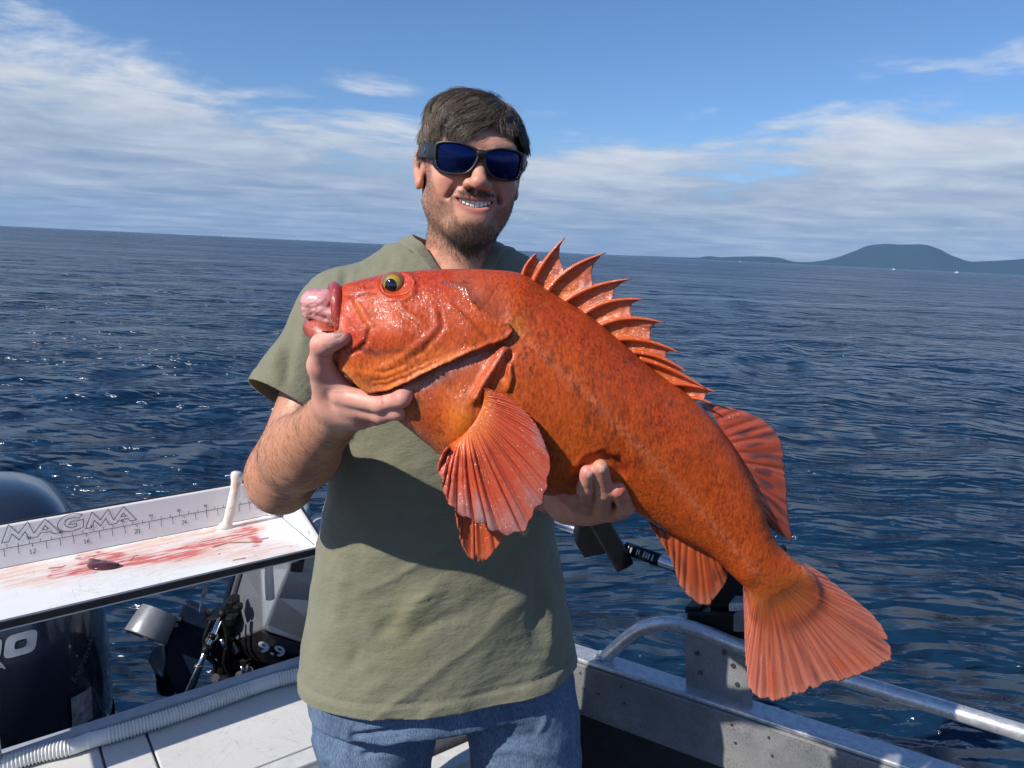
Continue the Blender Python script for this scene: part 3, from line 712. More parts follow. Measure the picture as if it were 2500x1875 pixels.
# ------------------------------------------------------------------ outboard motors
M_COWL = NT('dark_blue_grey_cowling'); M_COWL.set(Roughness=0.22, Metallic=0.35); M_COWL.b.inputs['Coat Weight'].default_value = 0.8; M_COWL.b.inputs['Coat Roughness'].default_value = 0.06
_o = M_COWL.coord(); M_COWL.put('Base Color', M_COWL.ramp(M_COWL.noise(_o, 900, 2, 0.7), [(0.35, (0.016, 0.024, 0.042)), (0.7, (0.042, 0.055, 0.080))]))
_s = M_COWL.ramp(M_COWL.noise(_o, 95, 2, 0.5), [(0.66, 0.0), (0.70, 1.0)]); M_COWL.bump(_s, 0.12, 0.001); M_COWL = M_COWL.m
M_COWL2 = NT('grey_kicker_cowling'); M_COWL2.set(Roughness=0.34, Metallic=0.5); M_COWL2.b.inputs['Coat Weight'].default_value = 0.4
_o = M_COWL2.coord(); M_COWL2.put('Base Color', M_COWL2.ramp(M_COWL2.noise(_o, 500, 3, 0.7), [(0.35, (0.17, 0.185, 0.205)), (0.7, (0.31, 0.325, 0.35))])); M_COWL2.bump(M_COWL2.noise(_o, 140, 3), 0.12, 0.001); M_COWL2 = M_COWL2.m
M_NAVY = plain('navy_lower_unit_paint', (0.010, 0.018, 0.040), 0.3, 0.2, var=0.25)
M_SILVERLET = plain('silver_decal', (0.55, 0.56, 0.58), 0.35, 0.3)
M_DARKDECAL = plain('dark_decal_edge', (0.03, 0.03, 0.035), 0.4)
IN = -TN

def text_mesh(txt, size, shear=0.0, extrude=0.0, offset=0.0, bold=1.0):
    cu = bpy.data.curves.new('lettering_curve', 'FONT'); cu.body = txt; cu.size = size; cu.shear = shear; cu.extrude = extrude; cu.offset = offset; cu.resolution_u = 3
    cu.align_x = 'CENTER'; cu.align_y = 'CENTER'
    ob = bpy.data.objects.new('lettering_tmp', cu); COL.objects.link(ob)
    dg = bpy.context.evaluated_depsgraph_get(); me = bpy.data.meshes.new_from_object(ob.evaluated_get(dg))
    V = np.array([v.co[:] for v in me.vertices]); F = [tuple(p.vertices) for p in me.polygons]
    bpy.data.objects.remove(ob); bpy.data.curves.remove(cu); bpy.data.meshes.remove(me)
    return V, F

def build_main_motor():
    c0 = np.array([-1.455, 1.97, 0]); ax_r = TD; ax_f = IN          # ax_f points to the boat
    o = thing('outboard_motor', 'big dark blue outboard motor behind the left end of the table', 'outboard motor', (c0[0], c0[1], -1.45))
    prof = [(-1.46, .20, .26, 0), (-1.43, .245, .31, 0), (-1.36, .262, .33, 0), (-1.22, .275, .345, 0), (-1.08, .275, .345, .0), (-.95, .265, .335, -.01), (-.84, .248, .315, -.02), (-.75, .225, .285, -.035), (-.69, .19, .24, -.05), (-.65, .13, .165, -.06), (-.632, .06, .08, -.07), (-.628, .0, .0, -.07)]
    P = cspline(prof, 70); n = 72; V = []
    for z, a, b, sh in P:
        a = max(a, 0); b = max(b, 0)
        for i in range(n):
            t = 2 * math.pi * i / n; ct, st = math.cos(t), math.sin(t); e = 0.72
            x = a * math.copysign(abs(ct) ** e, ct); y = b * math.copysign(abs(st) ** e, st)
            V.append(c0 + ax_r * x * (1 - .12 * (y / .35 < -.3) * abs(y)) + ax_f * (y + sh) + UP * z)
    F = [(i * n + j, i * n + (j + 1) % n, (i + 1) * n + (j + 1) % n, (i + 1) * n + j) for i in range(len(P) - 1) for j in range(n)] + [tuple(reversed(range(n)))]
    cow = obj('cowling', V, F, M_COWL, o)
    # raised shoulder panel on top, lower black band, seam
    V2 = []; P2 = [p for p in P if -1.47 < p[0] < -1.33]
    for z, a, b, sh in P2:
        for i in range(n):
            t = 2 * math.pi * i / n; ct, st = math.cos(t), math.sin(t); e = 0.72
            V2.append(c0 + ax_r * (a + .008) * math.copysign(abs(ct) ** e, ct) + ax_f * ((b + .008) * math.copysign(abs(st) ** e, st) + sh) + UP * (z - .0))
    F2 = [(i * n + j, i * n + (j + 1) % n, (i + 1) * n + (j + 1) % n, (i + 1) * n + j) for i in range(len(P2) - 1) for j in range(n)]
    obj('lower_band', V2, F2, M_BLACK, o)
    me = cow.data; bvh = BVHTree.FromPolygons([tuple(v) for v in V], F)
    def stick(T, px, py, uvec, name, m, off):
        """lays a flat lettering mesh on the cowling around the point seen at (px,py)"""
        V0, F0 = T; d = ray(px, py); hit = bvh.ray_cast(Vector((0, 0, 0)), Vector(d).normalized()); p = np.array(hit[0]); nn = np.array(hit[1]); nn = nn if nn @ d < 0 else -nn
        u = nrm(uvec - nn * (uvec @ nn)); w = np.cross(nn, u); w = w if w[2] > 0 else -w; out = []
        for v in V0:
            q = p + u * v[0] + w * v[1]; h = bvh.ray_cast(Vector(q + nn * .08), Vector(-nn)); out.append((np.array(h[0]) if h[0] else q) + nn * off)
        return obj(name, out, F0, m, cow, False)
    def subdiv(T, L=.02):
        bm = bmesh.new(); vs = [bm.verts.new(v) for v in T[0]]
        for f in T[1]:
            try: bm.faces.new([vs[i] for i in f])
            except ValueError: pass
        bmesh.ops.triangulate(bm, faces=bm.faces[:])
        for _ in range(3): 
            es = [e for e in bm.edges if e.calc_length() > L]
            if not es: break
            bmesh.ops.subdivide_edges(bm, edges=es, cuts=1)
            bmesh.ops.triangulate(bm, faces=bm.faces[:])
        bm.verts.index_update(); r = (np.array([v.co[:] for v in bm.verts]), [tuple(v.index for v in f.verts) for f in bm.faces]); bm.free(); return r
    def zeros(grow):
        V0, F0 = [], []
        for k in range(2):
            o0 = len(V0); n = 40
            for rx, ry, e in ((.034 + grow, .0275 + grow, .45), (.013 - grow, .0105 - grow, .55)):
                for j in range(n):
                    a = 2 * math.pi * j / n; x = rx * math.copysign(abs(math.cos(a)) ** e, math.cos(a)); y = ry * math.copysign(abs(math.sin(a)) ** e, math.sin(a)); V0.append((x + .22 * y + (k - .5) * .074, y, 0))
            F0 += [(o0 + j, o0 + (j + 1) % n, o0 + n + (j + 1) % n, o0 + n + j) for j in range(n)]
        return np.array(V0), F0
    stick(zeros(.0045), 9, 1585, TD, 'horsepower_outline', M_DARKDECAL, .0008)
    stick(zeros(0.0), 7, 1583, TD, 'horsepower_number', M_SILVERLET, .0016)
    stick(subdiv(text_mesh('YAMAHA', .024, 0, offset=.0008)), -48, 1640, TD, 'maker_name', M_SILVERLET, .001)
    T4 = text_mesh('fourstroke', .030, .35)
    stick(subdiv(T4), 206, 1606, nrm(IN * -1 + TD * .15 + UP * .75), 'side_name', plain('dim_decal', (0.10, 0.12, 0.16), 0.4), .001)
    q = np.array([[-.03, -.045, 0], [.03, -.045, 0], [.03, .045, 0], [-.03, .045, 0]])
    stick(subdiv((q, [(0, 1, 2, 3)]), .015), 196, 1728, nrm(-IN + TD * .2), 'warning_label', plain('white_warning_label', (0.42, 0.43, 0.44), 0.5, var=0.5, vs=60), .009)
    # midsection and bracket below the cowl, down to the water
    MB().hexa([c0 + ax_r * x + ax_f * y + UP * -2.3 for x, y in ((-.07, -.16), (.07, -.16), (.05, .12), (-.05, .12))], [c0 + ax_r * x + ax_f * y + UP * -1.40 for x, y in ((-.12, -.2), (.12, -.2), (.1, .22), (-.1, .22))]).build('midsection', M_NAVY, o)
    bevel(MB().box(c0 + ax_f * .30 + UP * -1.62, ax_r * .16, ax_f * .12, UP * .2).build('mounting_bracket', M_BLACK, o), .02)
build_main_motor()

def build_kicker():
    o = thing('kicker_motor', 'small grey tilted outboard motor marked 9.9 beside the cleaning table', 'outboard motor', tuple(Q(640, 1640, 2.0)))
    g = lambda x, y, Y: Q(x, y, Y)
    # faceted cowling: rows from the top down, columns from left to right
    rows = [[(606, 1300, 2.14), (632, 1300, 2.03), (722, 1300, 2.00), (800, 1305, 2.10)],
            [(592, 1390, 2.12), (634, 1390, 2.00), (706, 1390, 1.975), (812, 1390, 2.07)],
            [(572, 1460, 2.11), (638, 1460, 1.965), (676, 1460, 1.955), (814, 1470, 2.05)],
            [(563, 1520, 2.09), (642, 1524, 1.935), (652, 1526, 1.934), (808, 1545, 2.02)],
            [(570, 1566, 2.05), (641, 1534, 1.932), (664, 1548, 1.932), (800, 1592, 2.01)]]
    V = [g(*p) for r in rows for p in r]; nR = len(rows); F = [(i * 4 + j, i * 4 + j + 1, i * 4 + 5 + j, i * 4 + 4 + j) for i in range(nR - 1) for j in range(3)]
    back = [g(x, y, Y + .22) for r in rows for (x, y, Y) in (r[0], r[3])]; b0 = len(V); V += back
    for i in range(nR - 1):
        F.append((i * 4 + 4, b0 + 2 * i + 2, b0 + 2 * i, i * 4)); F.append((i * 4 + 3, b0 + 2 * i + 1, b0 + 2 * i + 3, i * 4 + 7)); F.append((b0 + 2 * i, b0 + 2 * i + 2, b0 + 2 * i + 3, b0 + 2 * i + 1))
    F.append((0, b0, b0 + 1, 3, 2, 1)); F.append((16, 17, 18, 19, b0 + 9, b0 + 8))
    c = obj('cowling', V, F, M_COWL2, o, False); bevel(c, .024, 5, 8)
    # lower dark pan with the number
    pr = [[(572, 1568, 2.045), (641, 1536, 1.928), (662, 1549, 1.926), (802, 1594, 2.0)], [(588, 1592, 2.03), (640, 1588, 1.915), (690, 1592, 1.91), (800, 1616, 1.99)], [(612, 1611, 2.03), (650, 1618, 1.94), (695, 1626, 1.935), (796, 1650, 2.0)]]
    V = [g(*p) for r in pr for p in r]; V += [g(x, y + 4, Y + .18) for (x, y, Y) in pr[2]] + [g(x, y, Y + .18) for (x, y, Y) in pr[0]]
    F = [(i * 4 + j, i * 4 + j + 1, i * 4 + 5 + j, i * 4 + 4 + j) for i in range(3) for j in range(3)] + [(0, 4, 8, 12, 16), (3, 19, 15, 11, 7), (16, 17, 1, 0), (17, 18, 2, 1), (18, 19, 3, 2), (15, 14, 13, 12, 16, 17, 18, 19)]
    pan = obj('lower_pan', V, F, M_BLACK, o, False); bevel(pan, .006, 2, 12)
    T = text_mesh('9.9', .036, -.25, .001, offset=.0010); T[0][:, 0] *= 1.7; p0 = g(668, 1588, 1.898); u = nrm(g(709, 1598, 1.905) - g(630, 1578, 1.892)); w = nrm(np.array([0, .35, 1.0])); w = nrm(w - u * (w @ u))
    nn = nrm(np.cross(u, w)); nn = nn if nn[1] < 0 else -nn
    obj('power_number', [p0 + u * v[0] + w * v[1] + nn * v[2] for v in T[0]], T[1], M_SILVERLET, pan, False)
    # rubber seam beads down the cowling's left edge
    for dx, rr, mname in ((-6, .010, M_COWL2), (-14, .012, M_NAVY)):
        MB().tube(cspline([g(600 + dx, 1330, 2.12), g(590 + dx, 1390, 2.11), g(571 + dx, 1460, 2.10), g(562 + dx, 1520, 2.08), g(569 + dx, 1566, 2.04), g(588 + dx, 1594, 2.02)], 30), rr, 12).build('cowling_seam', mname, o, True)
    bevel(MB().hexa([g(712, 1352, 2.0), g(747, 1352, 2.02), g(747, 1352, 2.06), g(712, 1352, 2.06)], [g(708, 1395, 1.965), g(738, 1398, 1.985), g(738, 1398, 2.05), g(708, 1395, 2.05)]).build('latch', M_BLACK, o), .004)
    # mount, clamps and linkage
    def bx(x0, y0, x1, y1, Y, d=.05, name='bracket', m=M_BLACK, b=.006):
        q = [g(x0, y1, Y), g(x1, y1, Y), g(x1, y0, Y), g(x0, y0, Y)]; dd = np.array([0, d, 0]); return bevel(MB().hexa(q, [p + dd for p in q]).build(name, m, o), b)
    bx(500, 1508, 570, 1532, 2.0, .08); bx(548, 1468, 572, 1500, 1.97, .05); bx(566, 1480, 586, 1498, 1.96, .03, 'tilt_lever')
    bx(512, 1532, 545, 1610, 2.02, .07); bx(528, 1570, 560, 1650, 2.0, .06, 'swivel_bracket'); bx(560, 1610, 640, 1640, 2.02, .1, 'clamp_bracket'); bx(556, 1640, 690, 1672, 2.04, .1, 'clamp_bracket')
    bx(640, 1622, 700, 1648, 2.03, .07, 'clamp_bracket'); bx(598, 1618, 612, 1660, 1.99, .03, 'clamp_screw'); bx(520, 1655, 560, 1690, 2.02, .06, 'clamp_bracket')
    MB().tube(cspline([g(516, 1515, 1.98), g(500, 1560, 1.97), g(505, 1600, 1.97), g(525, 1622, 1.98), g(520, 1660, 1.98)], 40), .007, 10).build('cable', M_BLACK, o, True)
    MB().tube(cspline([g(540, 1500, 1.97), g(555, 1560, 1.96), g(548, 1620, 1.96), g(575, 1660, 1.97), g(600, 1640, 1.97)], 40), .006, 10).build('cable', M_BLACK, o, True)
    for x, y, r in ((520, 1553, .014), (512, 1563, .012), (608, 1638, .012), (585, 1650, .013), (560, 1668, .015), (525, 1655, .012), (650, 1640, .01)):
        MB().tube([g(x, y, 1.965), g(x + 2, y + 2, 1.99)], r, 14).build('bolt_head', M_BOLT, o)
    for x0, y0, x1, y1 in ((540, 1560, 552, 1588), (590, 1625, 597, 1655), (604, 1622, 609, 1650), (660, 1628, 668, 1645)):
        MB().tube([g(x0, y0, 1.955), g(x1, y1, 1.955)], .005, 10).build('link_pin', M_STEEL, o, True)
    # tie rod down to the transom
    r0, r1 = g(549, 1487, 1.945), g(446, 1712, 1.80); MB().tube([r0, r1], .0075, 14).build('tie_rod', M_STEEL, o, True)
    for f0, f1, r in ((.0, .10, .012), (.40, .50, .012), (.28, .34, .010), (.62, .66, .011)):
        MB().tube([r0 + (r1 - r0) * f0, r0 + (r1 - r0) * f1], r, 14).build('rod_sleeve', M_BLACK if f0 != .62 else M_BOLT, o, True)
    # leg and lower unit, tipped up and away
    def blade_shape(line, name, m, th):
        """line: (px,py,Y, half-width along x in m); a streamlined leg"""
        V = []; n = 16
        P = cspline(line, 24)
        for x, y, Y, hw, ht in P:
            c = g(x, y, Y)
            for i in range(n):
                t = 2 * math.pi * i / n; V.append(c + np.array([hw * math.cos(t), ht * math.sin(t), -.25 * hw * math.cos(t)]))
        F = [(i * n + j, i * n + (j + 1) % n, (i + 1) * n + (j + 1) % n, (i + 1) * n + j) for i in range(len(P) - 1) for j in range(n)] + [tuple(reversed(range(n))), tuple((len(P) - 1) * n + j for j in range(n))]
        return obj(name, V, F, m, o)
    blade_shape([(540, 1560, 2.09, .045, .05), (500, 1545, 2.06, .065, .05), (470, 1550, 2.05, .085, .035), (440, 1590, 2.06, .072, .03), (420, 1640, 2.08, .05, .03), (405, 1690, 2.09, .026, .02)], 'leg', M_NAVY, .05)
    pl = [g(x, y, 2.0) for x, y in ((448, 1468), (500, 1492), (520, 1540), (470, 1690), (430, 1700), (398, 1640), (400, 1585))]
    bevel(MB().add([p for p in pl] + [p + np.array([0, .03, 0]) for p in pl], [tuple(range(6, -1, -1)), tuple(range(7, 14))] + [(i, (i + 1) % 7, 7 + (i + 1) % 7, 7 + i) for i in range(7)]).build('cavitation_plate', M_NAVY, o), .008)
    for x, y in ((437, 1512), (430, 1526)): MB().tube([g(x, y, 1.995), g(x + 1, y, 2.01)], .006, 12).build('anode_bolt', M_BOLT, o)
    # propeller: hub and three cupped blades
    hub0, hub1 = g(382, 1505, 1.99), g(370, 1545, 1.91)
    pr_m = plain('grey_propeller_paint', (0.30, 0.32, 0.34), 0.35, 0.4)
    pr_o = MB().tube([hub0, hub0 * .6 + hub1 * .4, hub1], [.022, .03, .024], 18).build('propeller', pr_m, o, True)
    def pblade(outl, cup, nm):
        P = np.array(outl, float); c = P.mean(0); V = []; n = len(P); R = 6
        for k in range(R):
            s = 1 - k / R
            for p in P:
                q = c + (p - c) * s; V.append(g(q[0], q[1], q[2] + cup * (1 - s ** 2)))
        V.append(g(c[0], c[1], c[2] + cup))
        F = [(i * n + j, i * n + (j + 1) % n, (i + 1) * n + (j + 1) % n, (i + 1) * n + j) for i in range(R - 1) for j in range(n)] + [((R - 1) * n + j, (R - 1) * n + (j + 1) % n, R * n) for j in range(n)]
        solid(obj(nm, V, F, pr_m, pr_o), .006)
    ax_ = nrm(np.array([-.30, -.62, -.72])); cc0 = g(372, 1524, 1.94); e1 = nrm(np.cross(ax_, np.array([1.0, 0, 0]))); e2 = np.cross(ax_, e1); V = []; n = 44
    for off, r in ((-.038, .050), (.0, .056), (.034, .0585), (.038, .058), (.038, .0545), (.0, .052), (-.034, .046), (-.037, .018)):
        for j in range(n):
            t_ = 2 * math.pi * j / n; V.append(cc0 + ax_ * off + r * (math.cos(t_) * e1 + math.sin(t_) * e2))
    F = [(i * n + j, i * n + (j + 1) % n, (i + 1) * n + (j + 1) % n, (i + 1) * n + j) for i in range(7) for j in range(n)]
    obj('propeller_ring', V, F, plain('light_grey_propeller_paint', (0.22, 0.23, 0.25), 0.35, 0.3), pr_o)
    for k in range(3):
        an = k * 2.094 + .5; rr_ = math.cos(an) * e1 + math.sin(an) * e2; tt_ = np.cross(ax_, rr_); V = []
        for s_, wd in ((.012, .010), (.022, .016), (.034, .020), (.043, .018)):
            for q_ in (-1, 0, 1): V.append(cc0 + ax_ * (.01 + .018 * q_) + rr_ * s_ + tt_ * wd * q_)
        solid(obj('propeller_blade', V, [(i * 3 + j, i * 3 + j + 1, i * 3 + 4 + j, i * 3 + 3 + j) for i in range(3) for j in range(2)], pr_m, pr_o), .004)
    pblade([(376, 1580, 1.99), (398, 1570, 1.98), (404, 1620, 2.0), (398, 1655, 2.01), (378, 1640, 2.01), (362, 1612, 2.0)], .02, 'trim_tab')
build_kicker()
# ------------------------------------------------------------------ implicit shapes, meshed with surface nets
class Prim:
    sub = False
class Ell(Prim):
    def __init__(s, c, r, k=.01, R=None, sub=False): s.c = np.array(c, float); s.r = np.array(r, float); s.k = k; s.R = None if R is None else np.array(R, float); s.sub = sub
    def d(s, P):
        q = P - s.c
        if s.R is not None: q = q @ s.R
        k0 = np.linalg.norm(q / s.r, axis=-1); k1 = np.linalg.norm(q / s.r ** 2, axis=-1); return k0 * (k0 - 1) / (k1 + 1e-9)
    def bb(s): m = s.r.max(); return s.c - m, s.c + m
class RC(Prim):
    """tapered capsule"""
    def __init__(s, a, b, ra, rb, k=.01, sub=False): s.a = np.array(a, float); s.b = np.array(b, float); s.ra = ra; s.rb = rb; s.k = k; s.sub = sub
    def d(s, P):
        ab = s.b - s.a; t = np.clip(((P - s.a) @ ab) / (ab @ ab), 0, 1); return np.linalg.norm(P - s.a - t[..., None] * ab, axis=-1) - (s.ra + (s.rb - s.ra) * t)
    def bb(s): m = max(s.ra, s.rb); return np.minimum(s.a, s.b) - m, np.maximum(s.a, s.b) + m
class FN(Prim):
    def __init__(s, f, lo, hi, k=.01, sub=False): s.f = f; s.lo = np.array(lo, float); s.hi = np.array(hi, float); s.k = k; s.sub = sub
    def d(s, P): return s.f(P)
    def bb(s): return s.lo, s.hi
def smin(a, b, k):
    if k <= 0: return np.minimum(a, b)
    h = np.clip(k - np.abs(a - b), 0, None) / k; return np.minimum(a, b) - h * h * k * .25
def sdf_eval(prims, P):
    D = np.full(P.shape[:-1], .08)
    for p in prims:
        d = p.d(P); D = -smin(-D, d, p.k) if p.sub else smin(D, d, p.k)
    return D
def sdf_mesh(prims, h, lo=None, hi=None):
    if lo is None:
        bbs = [p.bb() for p in prims if not p.sub]; lo = np.min([b[0] for b in bbs], 0) - 3 * h; hi = np.max([b[1] for b in bbs], 0) + 3 * h
    lo = np.array(lo, float); n = np.ceil((np.array(hi) - lo) / h).astype(int) + 1
    D = np.full(tuple(n), .08, np.float32); ax_ = [lo[i] + h * np.arange(n[i]) for i in range(3)]
    for p in prims:
        a, b = p.bb(); mg = p.k + 4 * h
        i0 = np.clip(np.floor((a - mg - lo) / h).astype(int), 0, n); i1 = np.clip(np.ceil((b + mg - lo) / h).astype(int) + 1, 0, n)
        if np.any(i1 <= i0): continue
        sl = tuple(slice(i0[i], i1[i]) for i in range(3))
        G = np.stack(np.meshgrid(*[ax_[i][sl[i]] for i in range(3)], indexing='ij'), -1)
        d = p.d(G); D[sl] = -smin(-D[sl], d, p.k) if p.sub else smin(D[sl], d, p.k)
    return surface_nets(D, lo, h)
def surface_nets(D, lo, h):
    s = D < 0; nx, ny, nz = D.shape
    c = np.zeros((nx - 1, ny - 1, nz - 1), np.uint8)
    for dx in (0, 1):
        for dy in (0, 1):
            for dz in (0, 1): c += s[dx:nx - 1 + dx, dy:ny - 1 + dy, dz:nz - 1 + dz]
    mixed = (c > 0) & (c < 8); idx = -np.ones(mixed.shape, np.int64); I = np.argwhere(mixed); idx[mixed] = np.arange(len(I))
    acc = np.zeros((len(I), 3)); cnt = np.zeros(len(I)); off = [(a, b, d) for a in (0, 1) for b in (0, 1) for d in (0, 1)]
    val = {o: D[I[:, 0] + o[0], I[:, 1] + o[1], I[:, 2] + o[2]].astype(float) for o in off}
    for a in off:
        for ax_ in range(3):
            if a[ax_]: continue
            b = list(a); b[ax_] = 1; b = tuple(b); va, vb = val[a], val[b]; cr = (va < 0) != (vb < 0); t = np.where(cr, va / np.where(cr, va - vb, 1), 0)
            p = np.tile(np.array(a, float), (len(I), 1)); p[:, ax_] += t; acc += p * cr[:, None]; cnt += cr
    V = lo + h * (I + acc / np.maximum(cnt, 1)[:, None]); F = []
    for ax_ in range(3):
        o1, o2 = [k for k in range(3) if k != ax_]
        A = np.take(s, range(D.shape[ax_] - 1), ax_); B = np.take(s, range(1, D.shape[ax_]), ax_); E = np.argwhere(A != B)
        E = E[(E[:, o1] > 0) & (E[:, o2] > 0) & (E[:, o1] < D.shape[o1] - 1) & (E[:, o2] < D.shape[o2] - 1)]
        flip = A[tuple(E.T)]
        def cell(d1, d2): e = E.copy(); e[:, o1] += d1; e[:, o2] += d2; return idx[tuple(e.T)]
        q = np.stack([cell(-1, -1), cell(0, -1), cell(0, 0), cell(-1, 0)], 1); fl = flip if ax_ != 1 else ~flip
        q[~fl] = q[~fl][:, ::-1]; F.append(q)
    F = np.concatenate(F); F = F[(F >= 0).all(1)]
    return V, F
def clip_mesh(V, F, g):
    """keeps the part of a quad mesh where the field g (per vertex) is negative; cuts faces cleanly along g = 0"""
    T = np.concatenate([F[:, [0, 1, 2]], F[:, [0, 2, 3]]]) if F.shape[1] == 4 else F
    s = g[T] < 0; n = s.sum(1); keep = [T[n == 3]]; V = list(map(tuple, V)); newv = {}; out = []
    def cut(a, b):
        k = (min(a, b), max(a, b))
        if k not in newv:
            t = g[a] / (g[a] - g[b]); newv[k] = len(V); V.append(tuple(np.array(V[a]) * (1 - t) + np.array(V[b]) * t))
        return newv[k]
    for t, m in zip(T[(n == 1) | (n == 2)], s[(n == 1) | (n == 2)]):
        i = int(np.argmax(m)) if m.sum() == 1 else int(np.argmin(m)); a, b, c = t[i], t[(i + 1) % 3], t[(i + 2) % 3]
        if m.sum() == 1: out.append((a, cut(a, b), cut(a, c)))
        else: ab, ac = cut(a, b), cut(a, c); out += [(ab, b, c), (ab, c, ac)]
    F2 = np.concatenate(keep + ([np.array(out)] if out else [])); V = np.array(V)
    u, inv = np.unique(F2, return_inverse=True); return V[u], inv.reshape(F2.shape)
def vnormals(V, F):
    N = np.zeros_like(V); a, b, c = V[F[:, 0]], V[F[:, 1]], V[F[:, 2]]; n = np.cross(b - a, c - a)
    for k in range(F.shape[1]): np.add.at(N, F[:, k], n)
    return N / (np.linalg.norm(N, axis=1)[:, None] + 1e-12)
# ------------------------------------------------------------------ the fish
def lin(r, g, b):
    f = lambda c: (c / 255 / 12.92) if c <= 10.3 else ((c / 255 + 0.055) / 1.055) ** 2.4
    return np.array([f(r), f(g), f(b)])
def mixc(C, c, k): 
    k = np.clip(k, 0, 1)[:, None]; return C * (1 - k) + np.asarray(c) * k
def add_attr(o, name, val):
    a = o.data.attributes.new(name, 'FLOAT', 'POINT'); a.data.foreach_set('value', np.asarray(val, np.float32))

YF0, YF1 = 0.878, 0.905
ST = [((834, 697), (822, 858), .024), ((850, 691), (830, 888), .036), ((880, 683), (846, 918), .046), ((930, 671), (884, 955), .054), ((1012, 661), (935, 992), .061), ((1080, 657), (975, 1026), .066),
      ((1188, 658), (1030, 1068), .071), ((1276, 669), (1090, 1115), .073), ((1343, 711), (1170, 1163), .073), ((1430, 764), (1260, 1193), .071), ((1510, 828), (1367, 1204), .067), ((1595, 902), (1470, 1200), .060),
      ((1695, 976), (1556, 1249), .052), ((1775, 1070), (1645, 1304), .043), ((1837, 1181), (1731, 1352), .035), ((1886, 1307), (1789, 1406), .027), ((1932, 1360), (1818, 1436), .020), ((1966, 1388), (1830, 1466), .0150), ((1988, 1410), (1834, 1494), .0088), ((2000, 1438), (1850, 1522), .0044), ((1998, 1468), (1878, 1544), .0020), ((1978, 1498), (1918, 1540), .0010)]

